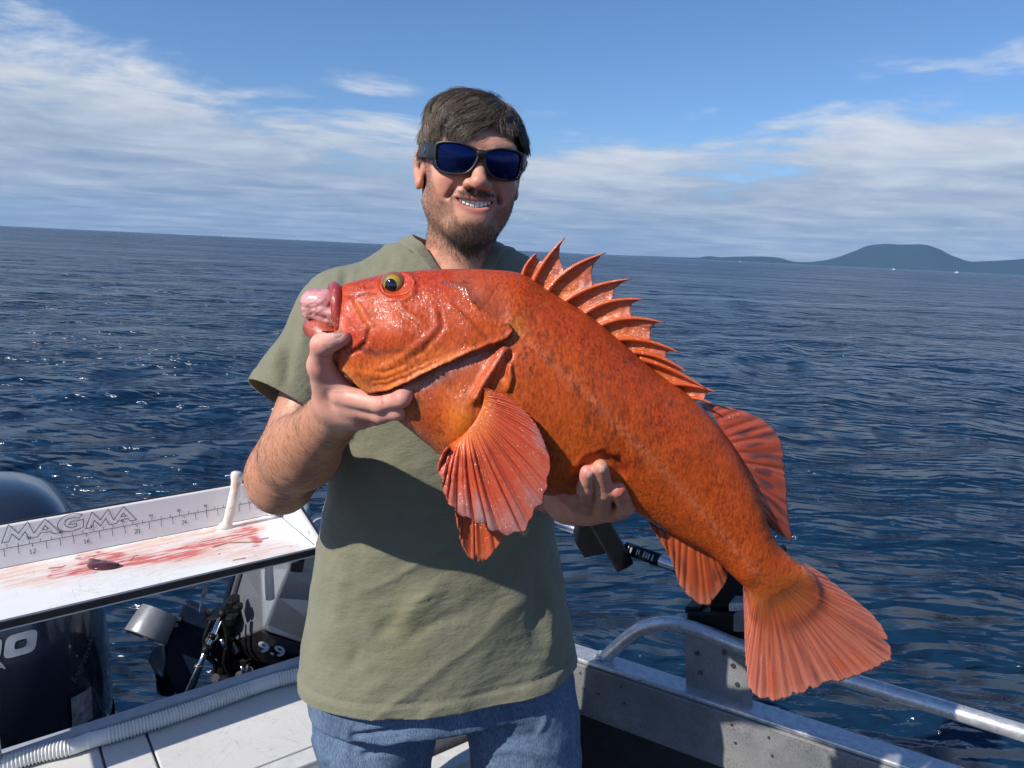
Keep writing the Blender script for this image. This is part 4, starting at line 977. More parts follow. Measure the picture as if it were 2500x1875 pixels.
def fish_detail(px, py):
    """relief of the near side in metres, and colour, from the fish's own marks"""
    D = np.zeros_like(px); n = len(px); px0, py0 = px, py
    P3 = np.stack([px / 22, py / 22, 0 * px], 1); px = px + 2.6 * fbm(P3, 3, 201); py = py + 2.6 * fbm(P3, 3, 202)
    def ridge(pl, w, a, taper=True):
        nonlocal D
        d, t = pldist(px, py, pl); k = np.exp(-(d / w) ** 2)
        if taper: k = k * sstep(0, .15, t) * (1 - sstep(.85, 1, t))
        D = D + a * k * (.50 if pl[0][0] < 1235 and pl[0][1] < 960 else 1.0)
    # gill cover and membrane edge
    edge = [(1110, 702), (1150, 730), (1172, 752), (1215, 778), (1243, 792), (1253, 806), (1250, 816), (1236, 828), (1188, 846), (1123, 872), (1055, 902), (998, 932), (944, 954), (900, 960), (887, 951), (868, 934), (840, 905)]
    shell = edge + [(700, 905), (700, 500), (1110, 500)]
    sd = sdpoly(px, py, shell); de, te = pldist(px, py, edge)
    wgt = sstep(0.04, 0.22, te)
    inside = sd < 0
    lip = np.exp(-(de / 9) ** 2) * inside * .0022
    rec = np.where(inside, 0, 1) * (np.exp(-np.maximum(de, 0) / 55) * .0125) * sstep(0, 3.0, de)
    tipside = sstep(1215, 1255, px); rec = rec * (1 - .45 * tipside)
    D = D + (lip - rec) * wgt
    # secondary fold lines of the membrane
    for off, a in ((10, -.0012), (17, .001), (24, -.0012)):
        ridge([(895, 955 - off), (944, 950 - off), (998, 928 - off), (1052, 900 - off * .9), (1110, 876 - off * .6)], 3.0, a)
    # bones of the head
    ridge([(1052, 738), (1062, 765), (1068, 793), (1050, 816), (1022, 843), (990, 868), (950, 892), (915, 900)], 9, .0028)
    ridge([(1066, 742), (1078, 768), (1082, 800), (1062, 828), (1036, 855), (1004, 880)], 6, -.0024)
    ridge([(906, 905), (935, 910), (965, 900), (1000, 884)], 4, -.0018)
    ridge([(968, 738), (1010, 776), (1052, 808)], 7, .0028); ridge([(962, 748), (1002, 786), (1040, 815)], 8, -.0014)
    ridge([(1090, 734), (1138, 782), (1190, 830)], 6, .0026); ridge([(1100, 730), (1150, 775), (1196, 818)], 6, -.0016)
    ridge([(1165, 752), (1195, 772), (1226, 792)], 5, -.0026); ridge([(1180, 792), (1205, 800), (1232, 806)], 5, -.0018)
    ridge([(1055, 670), (1100, 690), (1128, 700), (1152, 712)], 7, .003); ridge([(985, 676), (1030, 676), (1075, 684)], 6, .0016)
    ridge([(838, 700), (880, 692), (925, 680)], 7, .003); ridge([(842, 722), (890, 716), (925, 712)], 6, -.0016)
    ridge([(895, 700), (905, 697)], 6, -.003, False)
    mx = sdpoly(px, py, [(834, 720), (862, 729), (884, 760), (903, 799), (896, 829), (876, 850), (846, 858), (834, 838), (829, 783)])
    D = D + .0014 * (1 - sstep(-8, 1, mx)) - .0008 * np.exp(-((mx - 4) / 5) ** 2)
    ridge([(862, 733), (874, 752), (884, 772), (898, 796)], 6, -.0032)
    ridge([(895, 835), (880, 856), (850, 866)], 5, -.003); 
    # jaw underside pads
    ridge([(850, 900), (890, 915), (950, 915), (1010, 895)], 18, .003)
    # bulging cheek
    D = D + .006 * np.exp(-(((px - 985) / 75) ** 2 + ((py - 815) / 48) ** 2))
    # eye socket
    er = np.hypot((px - 968) / 1.25, py - 698); D = D - .007 * np.exp(-(er / 24) ** 2) + .0025 * np.exp(-((er - 34) / 7) ** 2)
    ridge([(985, 672), (1008, 683), (1012, 700), (1000, 718)], 6, .0012)
    # shoulder girdle behind the gill and the fleshy base of the breast fin
    ridge([(1240, 838), (1222, 868), (1196, 910), (1172, 950), (1150, 990)], 13, .0090); ridge([(1256, 850), (1238, 885), (1226, 930)], 7, -.0035)
    ridge([(1240, 880), (1246, 920), (1236, 962)], 10, .004); ridge([(1252, 890), (1256, 925), (1246, 965)], 4, -.0016)
    D = D + .012 * np.exp(-(((px - 1135) / 42) ** 2 + ((py - 1030) / 62) ** 2))
    D = D + .004 * np.exp(-(((px - 1080) / 60) ** 2 + ((py - 905) / 26) ** 2) * 1.2) * (~inside)
    # lateral line
    LL = [(1120, 716), (1190, 752), (1262, 812), (1330, 868), (1420, 948), (1500, 1030), (1590, 1120), (1690, 1222), (1780, 1322), (1840, 1392), (1895, 1440)]
    ridge(LL, 6, -.0008, False)
    # folds under the fingers of the left hand
    ridge([(1400, 1175), (1430, 1130), (1470, 1110), (1505, 1135), (1530, 1175)], 16, -.005)
    ridge([(1395, 1150), (1432, 1112), (1475, 1096), (1515, 1120)], 9, .003)
    P3 = np.stack([px / 46, py / 46, 0 * px], 1); D = D + .0011 * fbm(P3, 4, 3)
    # ---------------- colour
    C = np.tile(lin(196, 84, 24), (n, 1))
    def lay(c, k): 
        k = np.clip(k, 0, 1)[:, None]; C[:] = C * (1 - k) + np.asarray(c) * k
    nz = fbm(np.stack([px / 120, py / 120, 0 * px], 1), 4, 8); n2 = fbm(np.stack([px / 34, py / 34, 0 * px], 1), 4, 12)
    down = pldist(px, py, LL)[0]
    side = np.where((py - np.interp(px, [p[0] for p in LL], [p[1] for p in LL])) > 0, 1.0, -1.0)
    lay(lin(214, 106, 18), sstep(20, 170, down * side) * sstep(1120, 1200, px) * .75 * sstep(-.5, .3, nz))        # golden flank
    lay(lin(188, 66, 24), sstep(10, 110, -down * side) * .7)                                            # redder back
    lay(lin(208, 92, 30), sstep(1500, 1800, px) * .6)
    headw = 1 - sstep(1040, 1230, px + .4 * (py - 780)); lay(lin(196, 76, 30), headw * .85)
    lay(lin(186, 60, 36), headw * (1 - sstep(690, 760, py)) * .65)
    lay(lin(206, 92, 46), np.exp(-(((px - 985) / 80) ** 2 + ((py - 800) / 52) ** 2)) * .55)
    lay(lin(232, 122, 52), inside * sstep(842, 905, py + .18 * (px - 900)) * (1 - sstep(1070, 1150, px)) * .9)
    lay(lin(238, 146, 84), np.exp(-(de / 11) ** 2) * inside * wgt * .75 * (1 - sstep(1120, 1180, px)))
    lay(lin(214, 72, 46), (1 - sstep(-4, 2, mx)) * .6)
    lay(lin(226, 120, 50), np.exp(-(pldist(px, py, [(866, 740), (886, 774), (900, 798)])[0] / 6) ** 2) * .8)
    lay(lin(228, 168, 150), np.exp(-(((px - 834) / 9) ** 2 + ((py - 792) / 20) ** 2)) * .85)
    # throat: pale lilac flesh, then yellowish brown skin
    gap = (~inside) * np.exp(-de / 60) * (px < 1245)
    lay(lin(168, 96, 72), gap * .7)
    ism = sdpoly(px + 9 * n2, py + 9 * n2, [(985, 945), (1050, 912), (1130, 880), (1185, 856), (1170, 880), (1110, 925), (1045, 958), (1000, 962)])
    lay(mixc(np.tile(lin(186, 140, 134), (n, 1)), lin(150, 92, 80), sstep(-.2, .5, n2)), (1 - sstep(-14, 8, ism)) * .85)
    lay(lin(170, 130, 60), np.exp(-(((px - 1000) / 26) ** 2 + ((py - 985) / 26) ** 2)) * .6); lay(lin(60, 40, 30), np.exp(-(((px - 1016) / 8) ** 2 + ((py - 985) / 10) ** 2)) * .8)
    lay(lin(188, 104, 60), np.exp(-(pldist(px, py, [(965, 1005), (1000, 1045), (1080, 1105)])[0] / 34) ** 2) * .7)
    lay(lin(206, 100, 70), np.exp(-(pldist(px, py, [(1240, 838), (1222, 868), (1196, 910), (1172, 950)])[0] / 15) ** 2) * .75)
    lay(lin(222, 148, 34), np.exp(-(((px - 1262) / 22) ** 2 + ((py - 800) / 30) ** 2)) * .6 * (~inside))
    lay(lin(218, 122, 26), np.exp(-(((px - 1130) / 52) ** 2 + ((py - 1030) / 70) ** 2)) * .7)
    # pale line along the flank
    lay(lin(224, 126, 92), np.exp(-(down / 6.5) ** 2) * .30 * sstep(1180, 1260, px)); lay(lin(224, 130, 84), np.exp(-(down / 18) ** 2) * .22 * sstep(1180, 1300, px))
    sp = sstep(.42, .62, vnoise(np.stack([px / 9, py / 9, 0 * px], 1), 71)); lay(lin(110, 50, 40), sp * np.exp(-(down / 7) ** 2) * .55)
    # smoky mottling in streaks
    st = fbm(np.stack([px / 5.5 + n2, py / 17, 0 * px], 1), 3, 90)
    zone = np.maximum.reduce([np.exp(-(pldist(px, py, [(1280, 830), (1420, 960), (1560, 1090)])[0] / 80) ** 2) * .9, np.exp(-(pldist(px, py, [(1400, 800), (1600, 960)])[0] / 60) ** 2) * .5, .34 * np.ones(n)])
    lay(lin(104, 48, 22), sstep(.0, .4, st + .35 * nz) * zone * .62 * (1 - headw))
    bl = sstep(.40, .62, fbm(np.stack([px / 30, py / 24, 0 * px], 1), 4, 131)); lay(lin(80, 48, 36), bl * zone * .5 * (1 - headw))
    for x, y, r in ((1462, 1005, 13), (1495, 1062, 10), (1538, 880, 14), (1700, 1054, 9), (1302, 770, 8), (1450, 1010, 8), (1108, 730, 9), (1190, 700, 12), (1135, 690, 10), (1330, 815, 9), (1640, 985, 8)):
        k = np.exp(-(((px - x) / r) ** 2 + ((py - y) / r / .7) ** 2)) * (.5 + .8 * n2); lay(lin(62, 38, 38), k * .8)
    for pl, w in (([(968, 742), (1008, 780), (1020, 790)], 3), ([(1080, 690), (1130, 702), (1170, 735)], 5), ([(1120, 760), (1160, 800), (1190, 828)], 3), ([(1002, 868), (1025, 846), (1040, 838)], 4), ([(900, 716), (860, 722), (842, 740)], 3), ([(880, 852), (920, 862), (985, 852)], 8), ([(1165, 752), (1200, 778)], 3), ([(868, 850), (890, 838), (900, 805)], 2.5)):
        lay(lin(92, 52, 50), np.exp(-(pldist(px, py, pl)[0] / w) ** 2) * (.35 + .6 * np.clip(n2 + .3, 0, 1)))
    rg = np.exp(-(pldist(px, py, [(1052, 738), (1068, 793), (1022, 843), (950, 892)])[0] / 5) ** 2); lay(lin(214, 110, 92), rg * sstep(-.1, .4, n2) * .7)
    bruise = np.exp(-(pldist(px, py, [(1395, 1180), (1430, 1112), (1475, 1098), (1515, 1122), (1530, 1160)])[0] / 12) ** 2); lay(lin(150, 40, 24), bruise * .6)
    tb = pldist(px, py, [(1985, 1400), (1960, 1445), (1900, 1480), (1830, 1480)])[0]; beyond = sstep(0, 40, (px - 1810) * .45 + (py - 1440) * .9 - 24); lay(lin(208, 108, 44), sstep(-50, 10, (px - 1810) * .45 + (py - 1440) * .9 - 24) * .9)
    wet = np.clip(headw * .8 + .22 + .5 * np.exp(-(((px - 1170) / 110) ** 2 + ((py - 850) / 130) ** 2)) - .25 * sstep(1550, 1800, px), .08, 1)
    C *= np.array([.92, .84, .78]); wet = np.clip(wet * 1.15, 0, 1)
    return D, C, wet

def build_fish_body():
    ns, nn, nf = 640, 190, 46
    top = cspline([s[0] for s in ST], ns); bot = cspline([s[1] for s in ST], ns); w = np.maximum(cspline([(s[2], 0) for s in ST], ns)[:, 0], .0005)
    th = np.concatenate([np.linspace(0, math.pi, nn, endpoint=False), math.pi + np.linspace(0, math.pi, nf, endpoint=False)])
    s = np.linspace(0, 1, ns); Ym = YF0 + (YF1 - YF0) * s
    T3 = Q(top[:, 0], top[:, 1], Ym); B3 = Q(bot[:, 0], bot[:, 1], Ym); C3 = (T3 + B3) / 2; H3 = (T3 - B3) / 2
    ct, st = np.cos(th), np.sin(th)
    xs = np.sign(ct) * np.abs(ct) ** .92; ys = np.sign(st) * np.abs(st) ** .86
    # a little fuller below the middle on the trunk
    V = C3[:, None] + H3[:, None] * xs[None, :, None]
    pe = (.86 + 1.7 * sstep(.86, .96, s))[:, None]; V[..., 1] -= w[:, None] * np.sign(st)[None] * np.abs(st)[None] ** pe
    # normals by finite differences
    du = np.gradient(V, axis=0); dv = np.roll(V, -1, 1) - np.roll(V, 1, 1)
    N = np.cross(du, dv); N /= np.linalg.norm(N, axis=-1)[..., None] + 1e-12
    if N[ns // 2, nn // 2, 1] > 0: N = -N
    px, py = proj(V); D, C, wet = fish_detail(px.ravel(), py.ravel())
    near = np.clip(ys, 0, 1) ** .45
    edge_f = sstep(0, .02, s) * (1 - sstep(.93, .99, s))
    V = V + N * (D.reshape(ns, -1) * near[None] * edge_f[:, None])[..., None]
    nt = len(th); F = grid_faces(ns, nt, wrap=True)
    Vf = np.vstack([V.reshape(-1, 3), V[0].mean(0), V[-1].mean(0)])
    return Vf, F, np.vstack([C, C[:2]]), np.r_[wet, wet[:2]], nt, ns

def mat_fish():
    t = NT('wet_orange_fish_skin'); o = t.coord(); t.set(Roughness=0.52); t.b.inputs['Specular IOR Level'].default_value = 0.32
    col = t.attr('Col')
    # dark network of scale pockets, drawn out vertically
    v = t.coord(scale=(1.0, 1.0, 0.55)); d = t.voro(v, 330); net = t.ramp(d, [(0.30, 0.0), (0.75, 1.0)])
    fl = t.ramp(t.noise(v, 290, 3, 0.6), [(0.47, 0.0), (0.60, 1.0)])
    ms = t.ramp(t.noise(o, 26, 3), [(0.30, 0.25), (0.70, 1.0)])
    sk = t.nd('ShaderNodeAttribute'); sk.attribute_name = 'speck'; k = t.math('MULTIPLY', t.math('MULTIPLY', t.math('MULTIPLY', fl, ms), 0.82), sk.outputs['Fac'])
    col = t.mix(k, col, t.mix(1.0, col, (0.42, 0.30, 0.42), 'MULTIPLY'))
    hl = t.ramp(t.noise(v, 300, 2, 0.5), [(0.55, 0.0), (0.75, 1.0)])
    col = t.mix(t.math('MULTIPLY', hl, 0.20), col, (0.80, 0.27, 0.07))
    t.put('Base Color', col)
    wa = t.nd('ShaderNodeAttribute'); wa.attribute_name = 'wet'; wet = wa.outputs['Fac']
    patch = t.ramp(t.noise(o, 42, 5, 0.7), [(0.47, 0.03), (0.57, 1.0)])
    t.put('Coat Weight', t.math('MULTIPLY', wet, patch)); t.b.inputs['Coat Roughness'].default_value = 0.13; t.b.inputs['Coat IOR'].default_value = 1.42
    t.b.inputs['Subsurface Weight'].default_value = 0.08; t.b.inputs['Subsurface Radius'].default_value = (1.0, 0.35, 0.1); t.b.inputs['Subsurface Scale'].default_value = 0.004
    b1 = t.bump(t.math('MULTIPLY', net, 1.0), 0.20, 0.0007); b2 = t.bump(t.noise(o, 520, 3, 0.6), 0.22, 0.0006, b1)
    cb = t.nd('ShaderNodeBump'); cb.inputs['Strength'].default_value = 1.0; cb.inputs['Distance'].default_value = 0.0017; t.lk(t.noise(o, 300, 2, 0.5), cb.inputs['Height']); t.lk(b1, cb.inputs['Normal']); t.lk(cb.outputs[0], t.b.inputs['Coat Normal'])
    return t.m
M_FISH = mat_fish()
def mat_fin(name, transl=0.25, wetness=0.6):
    t = NT(name); o = t.coord(); t.set(Roughness=0.40); col = t.attr('Col')
    sp = t.ramp(t.noise(o, 420, 3, 0.6), [(0.40, 0.0), (0.70, 1.0)]); col = t.mix(t.math('MULTIPLY', sp, 0.28), col, t.mix(1.0, col, (0.55, 0.42, 0.45), 'MULTIPLY'))
    t.put('Base Color', col)
    t.put('Coat Weight', t.ramp(t.noise(o, 60, 3), [(0.30, 0.35 * wetness), (0.55, 1.0 * wetness)])); t.b.inputs['Coat Roughness'].default_value = 0.15
    b1 = t.bump(t.noise(o, 600, 2), 0.3, 0.0006)
    cb = t.nd('ShaderNodeBump'); cb.inputs['Strength'].default_value = 1.0; cb.inputs['Distance'].default_value = 0.0030; t.b.inputs['Coat IOR'].default_value = 1.45; t.lk(t.noise(o, 320, 2, 0.5), cb.inputs['Height']); t.lk(cb.outputs[0], t.b.inputs['Coat Normal'])
    if transl:
        tr = t.nd('ShaderNodeBsdfTranslucent'); t.lk(col, tr.inputs[0]); mx = t.nd('ShaderNodeMixShader'); mx.inputs[0].default_value = transl
        t.lk(t.b.outputs[0], mx.inputs[1]); t.lk(tr.outputs[0], mx.inputs[2]); t.lk(mx.outputs[0], t.out.inputs[0])
    return t.m
M_FIN = mat_fin('orange_fin_skin'); M_FINWET = mat_fin('wet_red_fin_skin', 0.12, 1.0)

fV, fF, fC, fW, f_nt, f_ns = build_fish_body()
fish = thing('rockfish', 'large bright orange rockfish with spiny back fin held across the chest', 'fish', tuple(Q(1400, 930, .89)))
fbody = obj('body', fV, fF, M_FISH, fish, col=fC); add_attr(fbody, 'wet', fW)
_px, _py = proj(fV); add_attr(fbody, 'speck', 1 - .9 * sstep(-10, 40, (_px - 1810) * .45 + (_py - 1440) * .9 - 24))
bm = bmesh.new(); bm.from_mesh(fbody.data); bm.verts.ensure_lookup_table()
c0 = bm.verts[f_nt * f_ns]; c1 = bm.verts[f_nt * f_ns + 1]
for j in range(f_nt):
    f = bm.faces.new((bm.verts[(j + 1) % f_nt], bm.verts[j], c0)); f.smooth = True
    f = bm.faces.new((bm.verts[(f_ns - 1) * f_nt + j], bm.verts[(f_ns - 1) * f_nt + (j + 1) % f_nt], c1)); f.smooth = True
bm.to_mesh(fbody.data); bm.free()
fish_bvh = BVHTree.FromPolygons(fV.tolist(), fF.tolist())
def fishY(px, py, dflt=None):
    h = fish_bvh.ray_cast(Vector((0, 0, 0)), Vector(ray(px, py)).normalized()); return h[0][1] if h[0] is not None else dflt

def fan(name, base, tip, nray, yb, yt, amp, colf, parent, m, per=8, rows=44, ragged=0.0, bow=0.0, thick=.0012, sharp=1.0, seed=1, yprof=1.0, yfix=None):
    g = np.random.default_rng(seed); nu = nray * per + 1; u = np.linspace(0, 1, nu); v = np.linspace(0, 1, rows)
    B = resample(cspline(base, 200), nu); T = resample(tip, nu) if len(tip) > 60 else resample(cspline(tip, 400), nu)
    rag = np.interp(u, np.linspace(0, 1, nray * 3 + 1), g.random(nray * 3 + 1)) * ragged
    rag = rag + ragged * .7 * g.random(nu)
    if ragged > 0:
        for u0 in g.random(7): rag = rag + (.03 + .07 * g.random()) * np.exp(-((u - u0) / .006) ** 2)
    T = B + (T - B) * (1 - rag)[:, None]
    U, Vv = np.meshgrid(u, v, indexing='ij')
    P = B[:, None] * (1 - Vv[..., None]) + T[:, None] * Vv[..., None]
    nrm_ = np.stack([-(T - B)[:, 1], (T - B)[:, 0]], 1)[:, None] * (bow * np.sin(math.pi * Vv) * (U - .5) * 2)[..., None]; P = P + nrm_
    wu = U + (.35 / nray) * np.interp(U, np.linspace(0, 1, nray + 1), np.random.default_rng(seed + 90).normal(size=nray + 1)) * np.sin(math.pi * U)
    rayc = wu * nray; cr = np.abs(np.cos(math.pi * rayc)) ** sharp
    yb = np.asarray(yb(B[:, 0], B[:, 1]) if callable(yb) else np.broadcast_to(yb, (nu,)), float)[:, None]; yt_ = (yt(u) if callable(yt) else np.broadcast_to(yt, (nu,)))[:, None]
    a = amp(U, Vv) if callable(amp) else amp * sstep(0, .15, Vv)
    Y = yb + (yt_ - yb) * Vv ** yprof - a * cr + .002 * fbm(np.stack([U.ravel() * 6, Vv.ravel() * 2, 0 * U.ravel()], 1), 3, seed).reshape(U.shape) * Vv
    if yfix is not None: Y = yfix(P[..., 0], P[..., 1], Y, Vv)
    V = Q(P[..., 0], P[..., 1], Y).reshape(-1, 3); C = colf(U.ravel(), Vv.ravel(), rayc.ravel(), cr.ravel(), P[..., 0].ravel(), P[..., 1].ravel(), g)
    o = obj(name, V, grid_faces(nu, rows), m, parent, col=C); solid(o, thick); return o
def streaks(U, V, g, n, seed): return fbm(np.stack([U * n, V * 2.2, 0 * U], 1), 3, seed)

# tail
def tail_col(U, V, rc, cr, px, py, g):
    C = np.tile(lin(206, 112, 84), (len(U), 1)); C = mixc(C, lin(206, 92, 42), (1 - sstep(.1, .6, V)) * .85); C = mixc(C, lin(208, 108, 44), 1 - sstep(.05, .40, V)); C = mixc(C, lin(214, 128, 108), sstep(.35, 1, V) * .6)
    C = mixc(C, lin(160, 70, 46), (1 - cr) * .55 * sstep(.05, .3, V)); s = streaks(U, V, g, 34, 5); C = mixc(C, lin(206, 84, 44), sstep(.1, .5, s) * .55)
    s2 = streaks(U, V, g, 110, 9); C = mixc(C, lin(96, 62, 66), sstep(.22, .5, s2) * .6); s3 = streaks(U, V, g, 240, 19); C = mixc(C, lin(226, 150, 122), sstep(.05, .5, s3) * .45); C = mixc(C, lin(228, 150, 128), sstep(.88, 1, V) * .35); return C * .9
TB = [(1956, 1379), (1948, 1402), (1920, 1430), (1884, 1444), (1848, 1446), (1818, 1432)]
def tail_fix(x, y, Y, Vv):
    # the fin's skin drapes over the end of the tail stalk and grows out of it
    F_ = np.array([fishY(a, b, 9.) for a, b in zip(x.ravel(), y.ravel())]).reshape(x.shape); on = F_ < 5
    lim = np.where(on, F_ + .0011 - .0019 * sstep(.0, .26, Vv), 9.); Z = np.minimum(Y, lim)
    for _ in range(40):
        Zp = np.pad(Z, 1, 'edge'); B = (Zp[:-2, 1:-1] + Zp[2:, 1:-1] + Zp[1:-1, :-2] + Zp[1:-1, 2:] + 2 * Z) / 6; Z = np.where(Vv < .6, np.minimum(B, lim), Z)
    return Z
TT = [(1966, 1376), (2006, 1399), (2054, 1438), (2090, 1466), (2127, 1496), (2155, 1528), (2170, 1553), (2180, 1585), (2182, 1603), (2176, 1616), (2117, 1646), (2054, 1668), (2030, 1668), (2012, 1668), (2006, 1680), (1934, 1705), (1876, 1717), (1848, 1706), (1828, 1684), (1821, 1640), (1819, 1590), (1818, 1528), (1816, 1475), (1815, 1432)]
def tail_tip_smooth(): 
    return resample(TT, 220)
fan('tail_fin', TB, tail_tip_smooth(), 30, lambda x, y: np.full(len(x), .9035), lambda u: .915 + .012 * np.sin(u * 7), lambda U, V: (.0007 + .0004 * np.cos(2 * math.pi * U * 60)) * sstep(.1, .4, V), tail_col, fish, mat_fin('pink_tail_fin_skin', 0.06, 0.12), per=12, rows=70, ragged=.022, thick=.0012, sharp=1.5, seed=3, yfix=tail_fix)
# soft back fin
def sd_col(U, V, rc, cr, px, py, g):
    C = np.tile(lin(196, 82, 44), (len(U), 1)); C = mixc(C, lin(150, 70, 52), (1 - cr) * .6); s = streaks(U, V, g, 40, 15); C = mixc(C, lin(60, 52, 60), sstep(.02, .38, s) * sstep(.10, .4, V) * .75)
    C = mixc(C, lin(176, 96, 80), sstep(.6, 1, V) * .5); return C
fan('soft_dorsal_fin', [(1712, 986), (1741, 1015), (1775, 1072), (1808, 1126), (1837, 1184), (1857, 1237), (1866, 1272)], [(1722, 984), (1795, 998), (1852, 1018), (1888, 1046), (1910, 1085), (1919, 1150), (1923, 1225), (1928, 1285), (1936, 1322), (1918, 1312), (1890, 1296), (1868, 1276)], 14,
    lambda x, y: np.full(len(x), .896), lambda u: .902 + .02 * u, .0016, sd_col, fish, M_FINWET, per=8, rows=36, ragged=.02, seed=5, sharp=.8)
# anal fin
def an_col(U, V, rc, cr, px, py, g):
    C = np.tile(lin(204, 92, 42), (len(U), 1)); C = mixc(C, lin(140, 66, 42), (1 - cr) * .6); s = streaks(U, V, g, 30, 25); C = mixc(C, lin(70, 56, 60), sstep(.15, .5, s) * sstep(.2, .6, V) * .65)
    C = mixc(C, lin(212, 134, 104), sstep(.65, 1, V) * .6); C = mixc(C, lin(226, 160, 136), np.exp(-(U / .03) ** 2) * .7); return C
fan('anal_fin', [(1580, 1272), (1625, 1296), (1680, 1318), (1722, 1342), (1762, 1374)], [(1586, 1282), (1612, 1320), (1640, 1372), (1662, 1436), (1690, 1466), (1724, 1481), (1742, 1466), (1758, 1446), (1771, 1424), (1775, 1402), (1766, 1382)], 11,
    lambda x, y: np.full(len(x), .893), lambda u: .885 + .02 * u, .0018, an_col, fish, M_FIN, per=8, rows=36, ragged=.03, seed=7, sharp=.8)
# belly fin, mostly behind the breast fin
def pv_col(U, V, rc, cr, px, py, g):
    C = np.tile(lin(214, 88, 30), (len(U), 1)); C = mixc(C, lin(120, 52, 30), (1 - cr) * .6); s = streaks(U, V, g, 26, 35); C = mixc(C, lin(120, 60, 44), sstep(.2, .5, s) * .5); C = mixc(C, lin(212, 120, 84), sstep(.85, 1, V) * .5); return C
fan('pelvic_fin', [(1120, 1150), (1140, 1170), (1170, 1185), (1200, 1190)], [(1112, 1250), (1120, 1300), (1130, 1338), (1148, 1364), (1171, 1377), (1190, 1370), (1206, 1350), (1222, 1330), (1234, 1310), (1240, 1280)], 9, lambda x, y: np.full(len(x), .835), lambda u: .815 + .02 * u, .0022, pv_col, fish, M_FINWET, per=8, rows=34, ragged=.02, seed=9, sharp=.9, thick=.002)
# breast fin: thick fleshy rays, wet
def pc_col(U, V, rc, cr, px, py, g):
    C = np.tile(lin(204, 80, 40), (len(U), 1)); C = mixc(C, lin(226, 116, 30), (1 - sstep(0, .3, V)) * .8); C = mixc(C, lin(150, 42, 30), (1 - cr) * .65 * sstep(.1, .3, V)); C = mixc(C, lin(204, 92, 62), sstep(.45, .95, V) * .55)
    ti = sstep(.60, .95, V) * np.exp(-((U - .62) / .20) ** 2); C = mixc(C, lin(158, 132, 130), ti * cr * .75); s = streaks(U, V, g, 22, 45); C = mixc(C, lin(176, 132, 132), sstep(.25, .55, s) * sstep(.5, .9, V) * .5)
    C = mixc(C, lin(90, 70, 76), sstep(.93, 1, V) * sstep(0, .4, s) * .6); return C
pc_tip0 = [(1190, 950), (1245, 974), (1287, 1009), (1315, 1047), (1332, 1089), (1344, 1128), (1340, 1163), (1334, 1201), (1325, 1229), (1300, 1262), (1290, 1290), (1262, 1306), (1236, 1308), (1208, 1300), (1182, 1284), (1150, 1272), (1119, 1254), (1101, 1236), (1084, 1208), (1077, 1170), (1068, 1142), (1076, 1116), (1090, 1096)]
pt_ = resample(cspline(pc_tip0, 400), 330); kk = np.linspace(0, 1, 330)
ctr = np.array([1150, 1020.]); scal = 1 - .028 * (.5 - .5 * np.cos(2 * math.pi * (kk * 19 + .5))) * sstep(.25, .45, kk); pt_ = ctr + (pt_ - ctr) * scal[:, None]
def pc_base_y(x, y): return np.array([fishY(a, b, .82) for a, b in zip(x, y)]) - .002
fan('pectoral_fin', [(1184, 948), (1180, 985), (1168, 1015), (1150, 1042), (1128, 1066), (1098, 1088)], pt_, 19, pc_base_y, lambda u: .802 - .012 * np.sin(math.pi * u) + .012 * (1 - u) ** 2, lambda U, V: ((.0014 + .0046 * sstep(.25, .8, U)) * (.75 + .5 * np.abs(fbm(np.stack([U.ravel() * 19, V.ravel() * 4, 0 * U.ravel()], 1), 3, 77).reshape(U.shape))) + .0006 * np.cos(2 * math.pi * U * 57)) * sstep(.02, .3, V) * (1 - .35 * sstep(.85, 1, V)), pc_col, fish, M_FINWET, per=12, rows=70, ragged=.0, seed=11, sharp=.75, thick=.0026, bow=.05, yprof=.7)
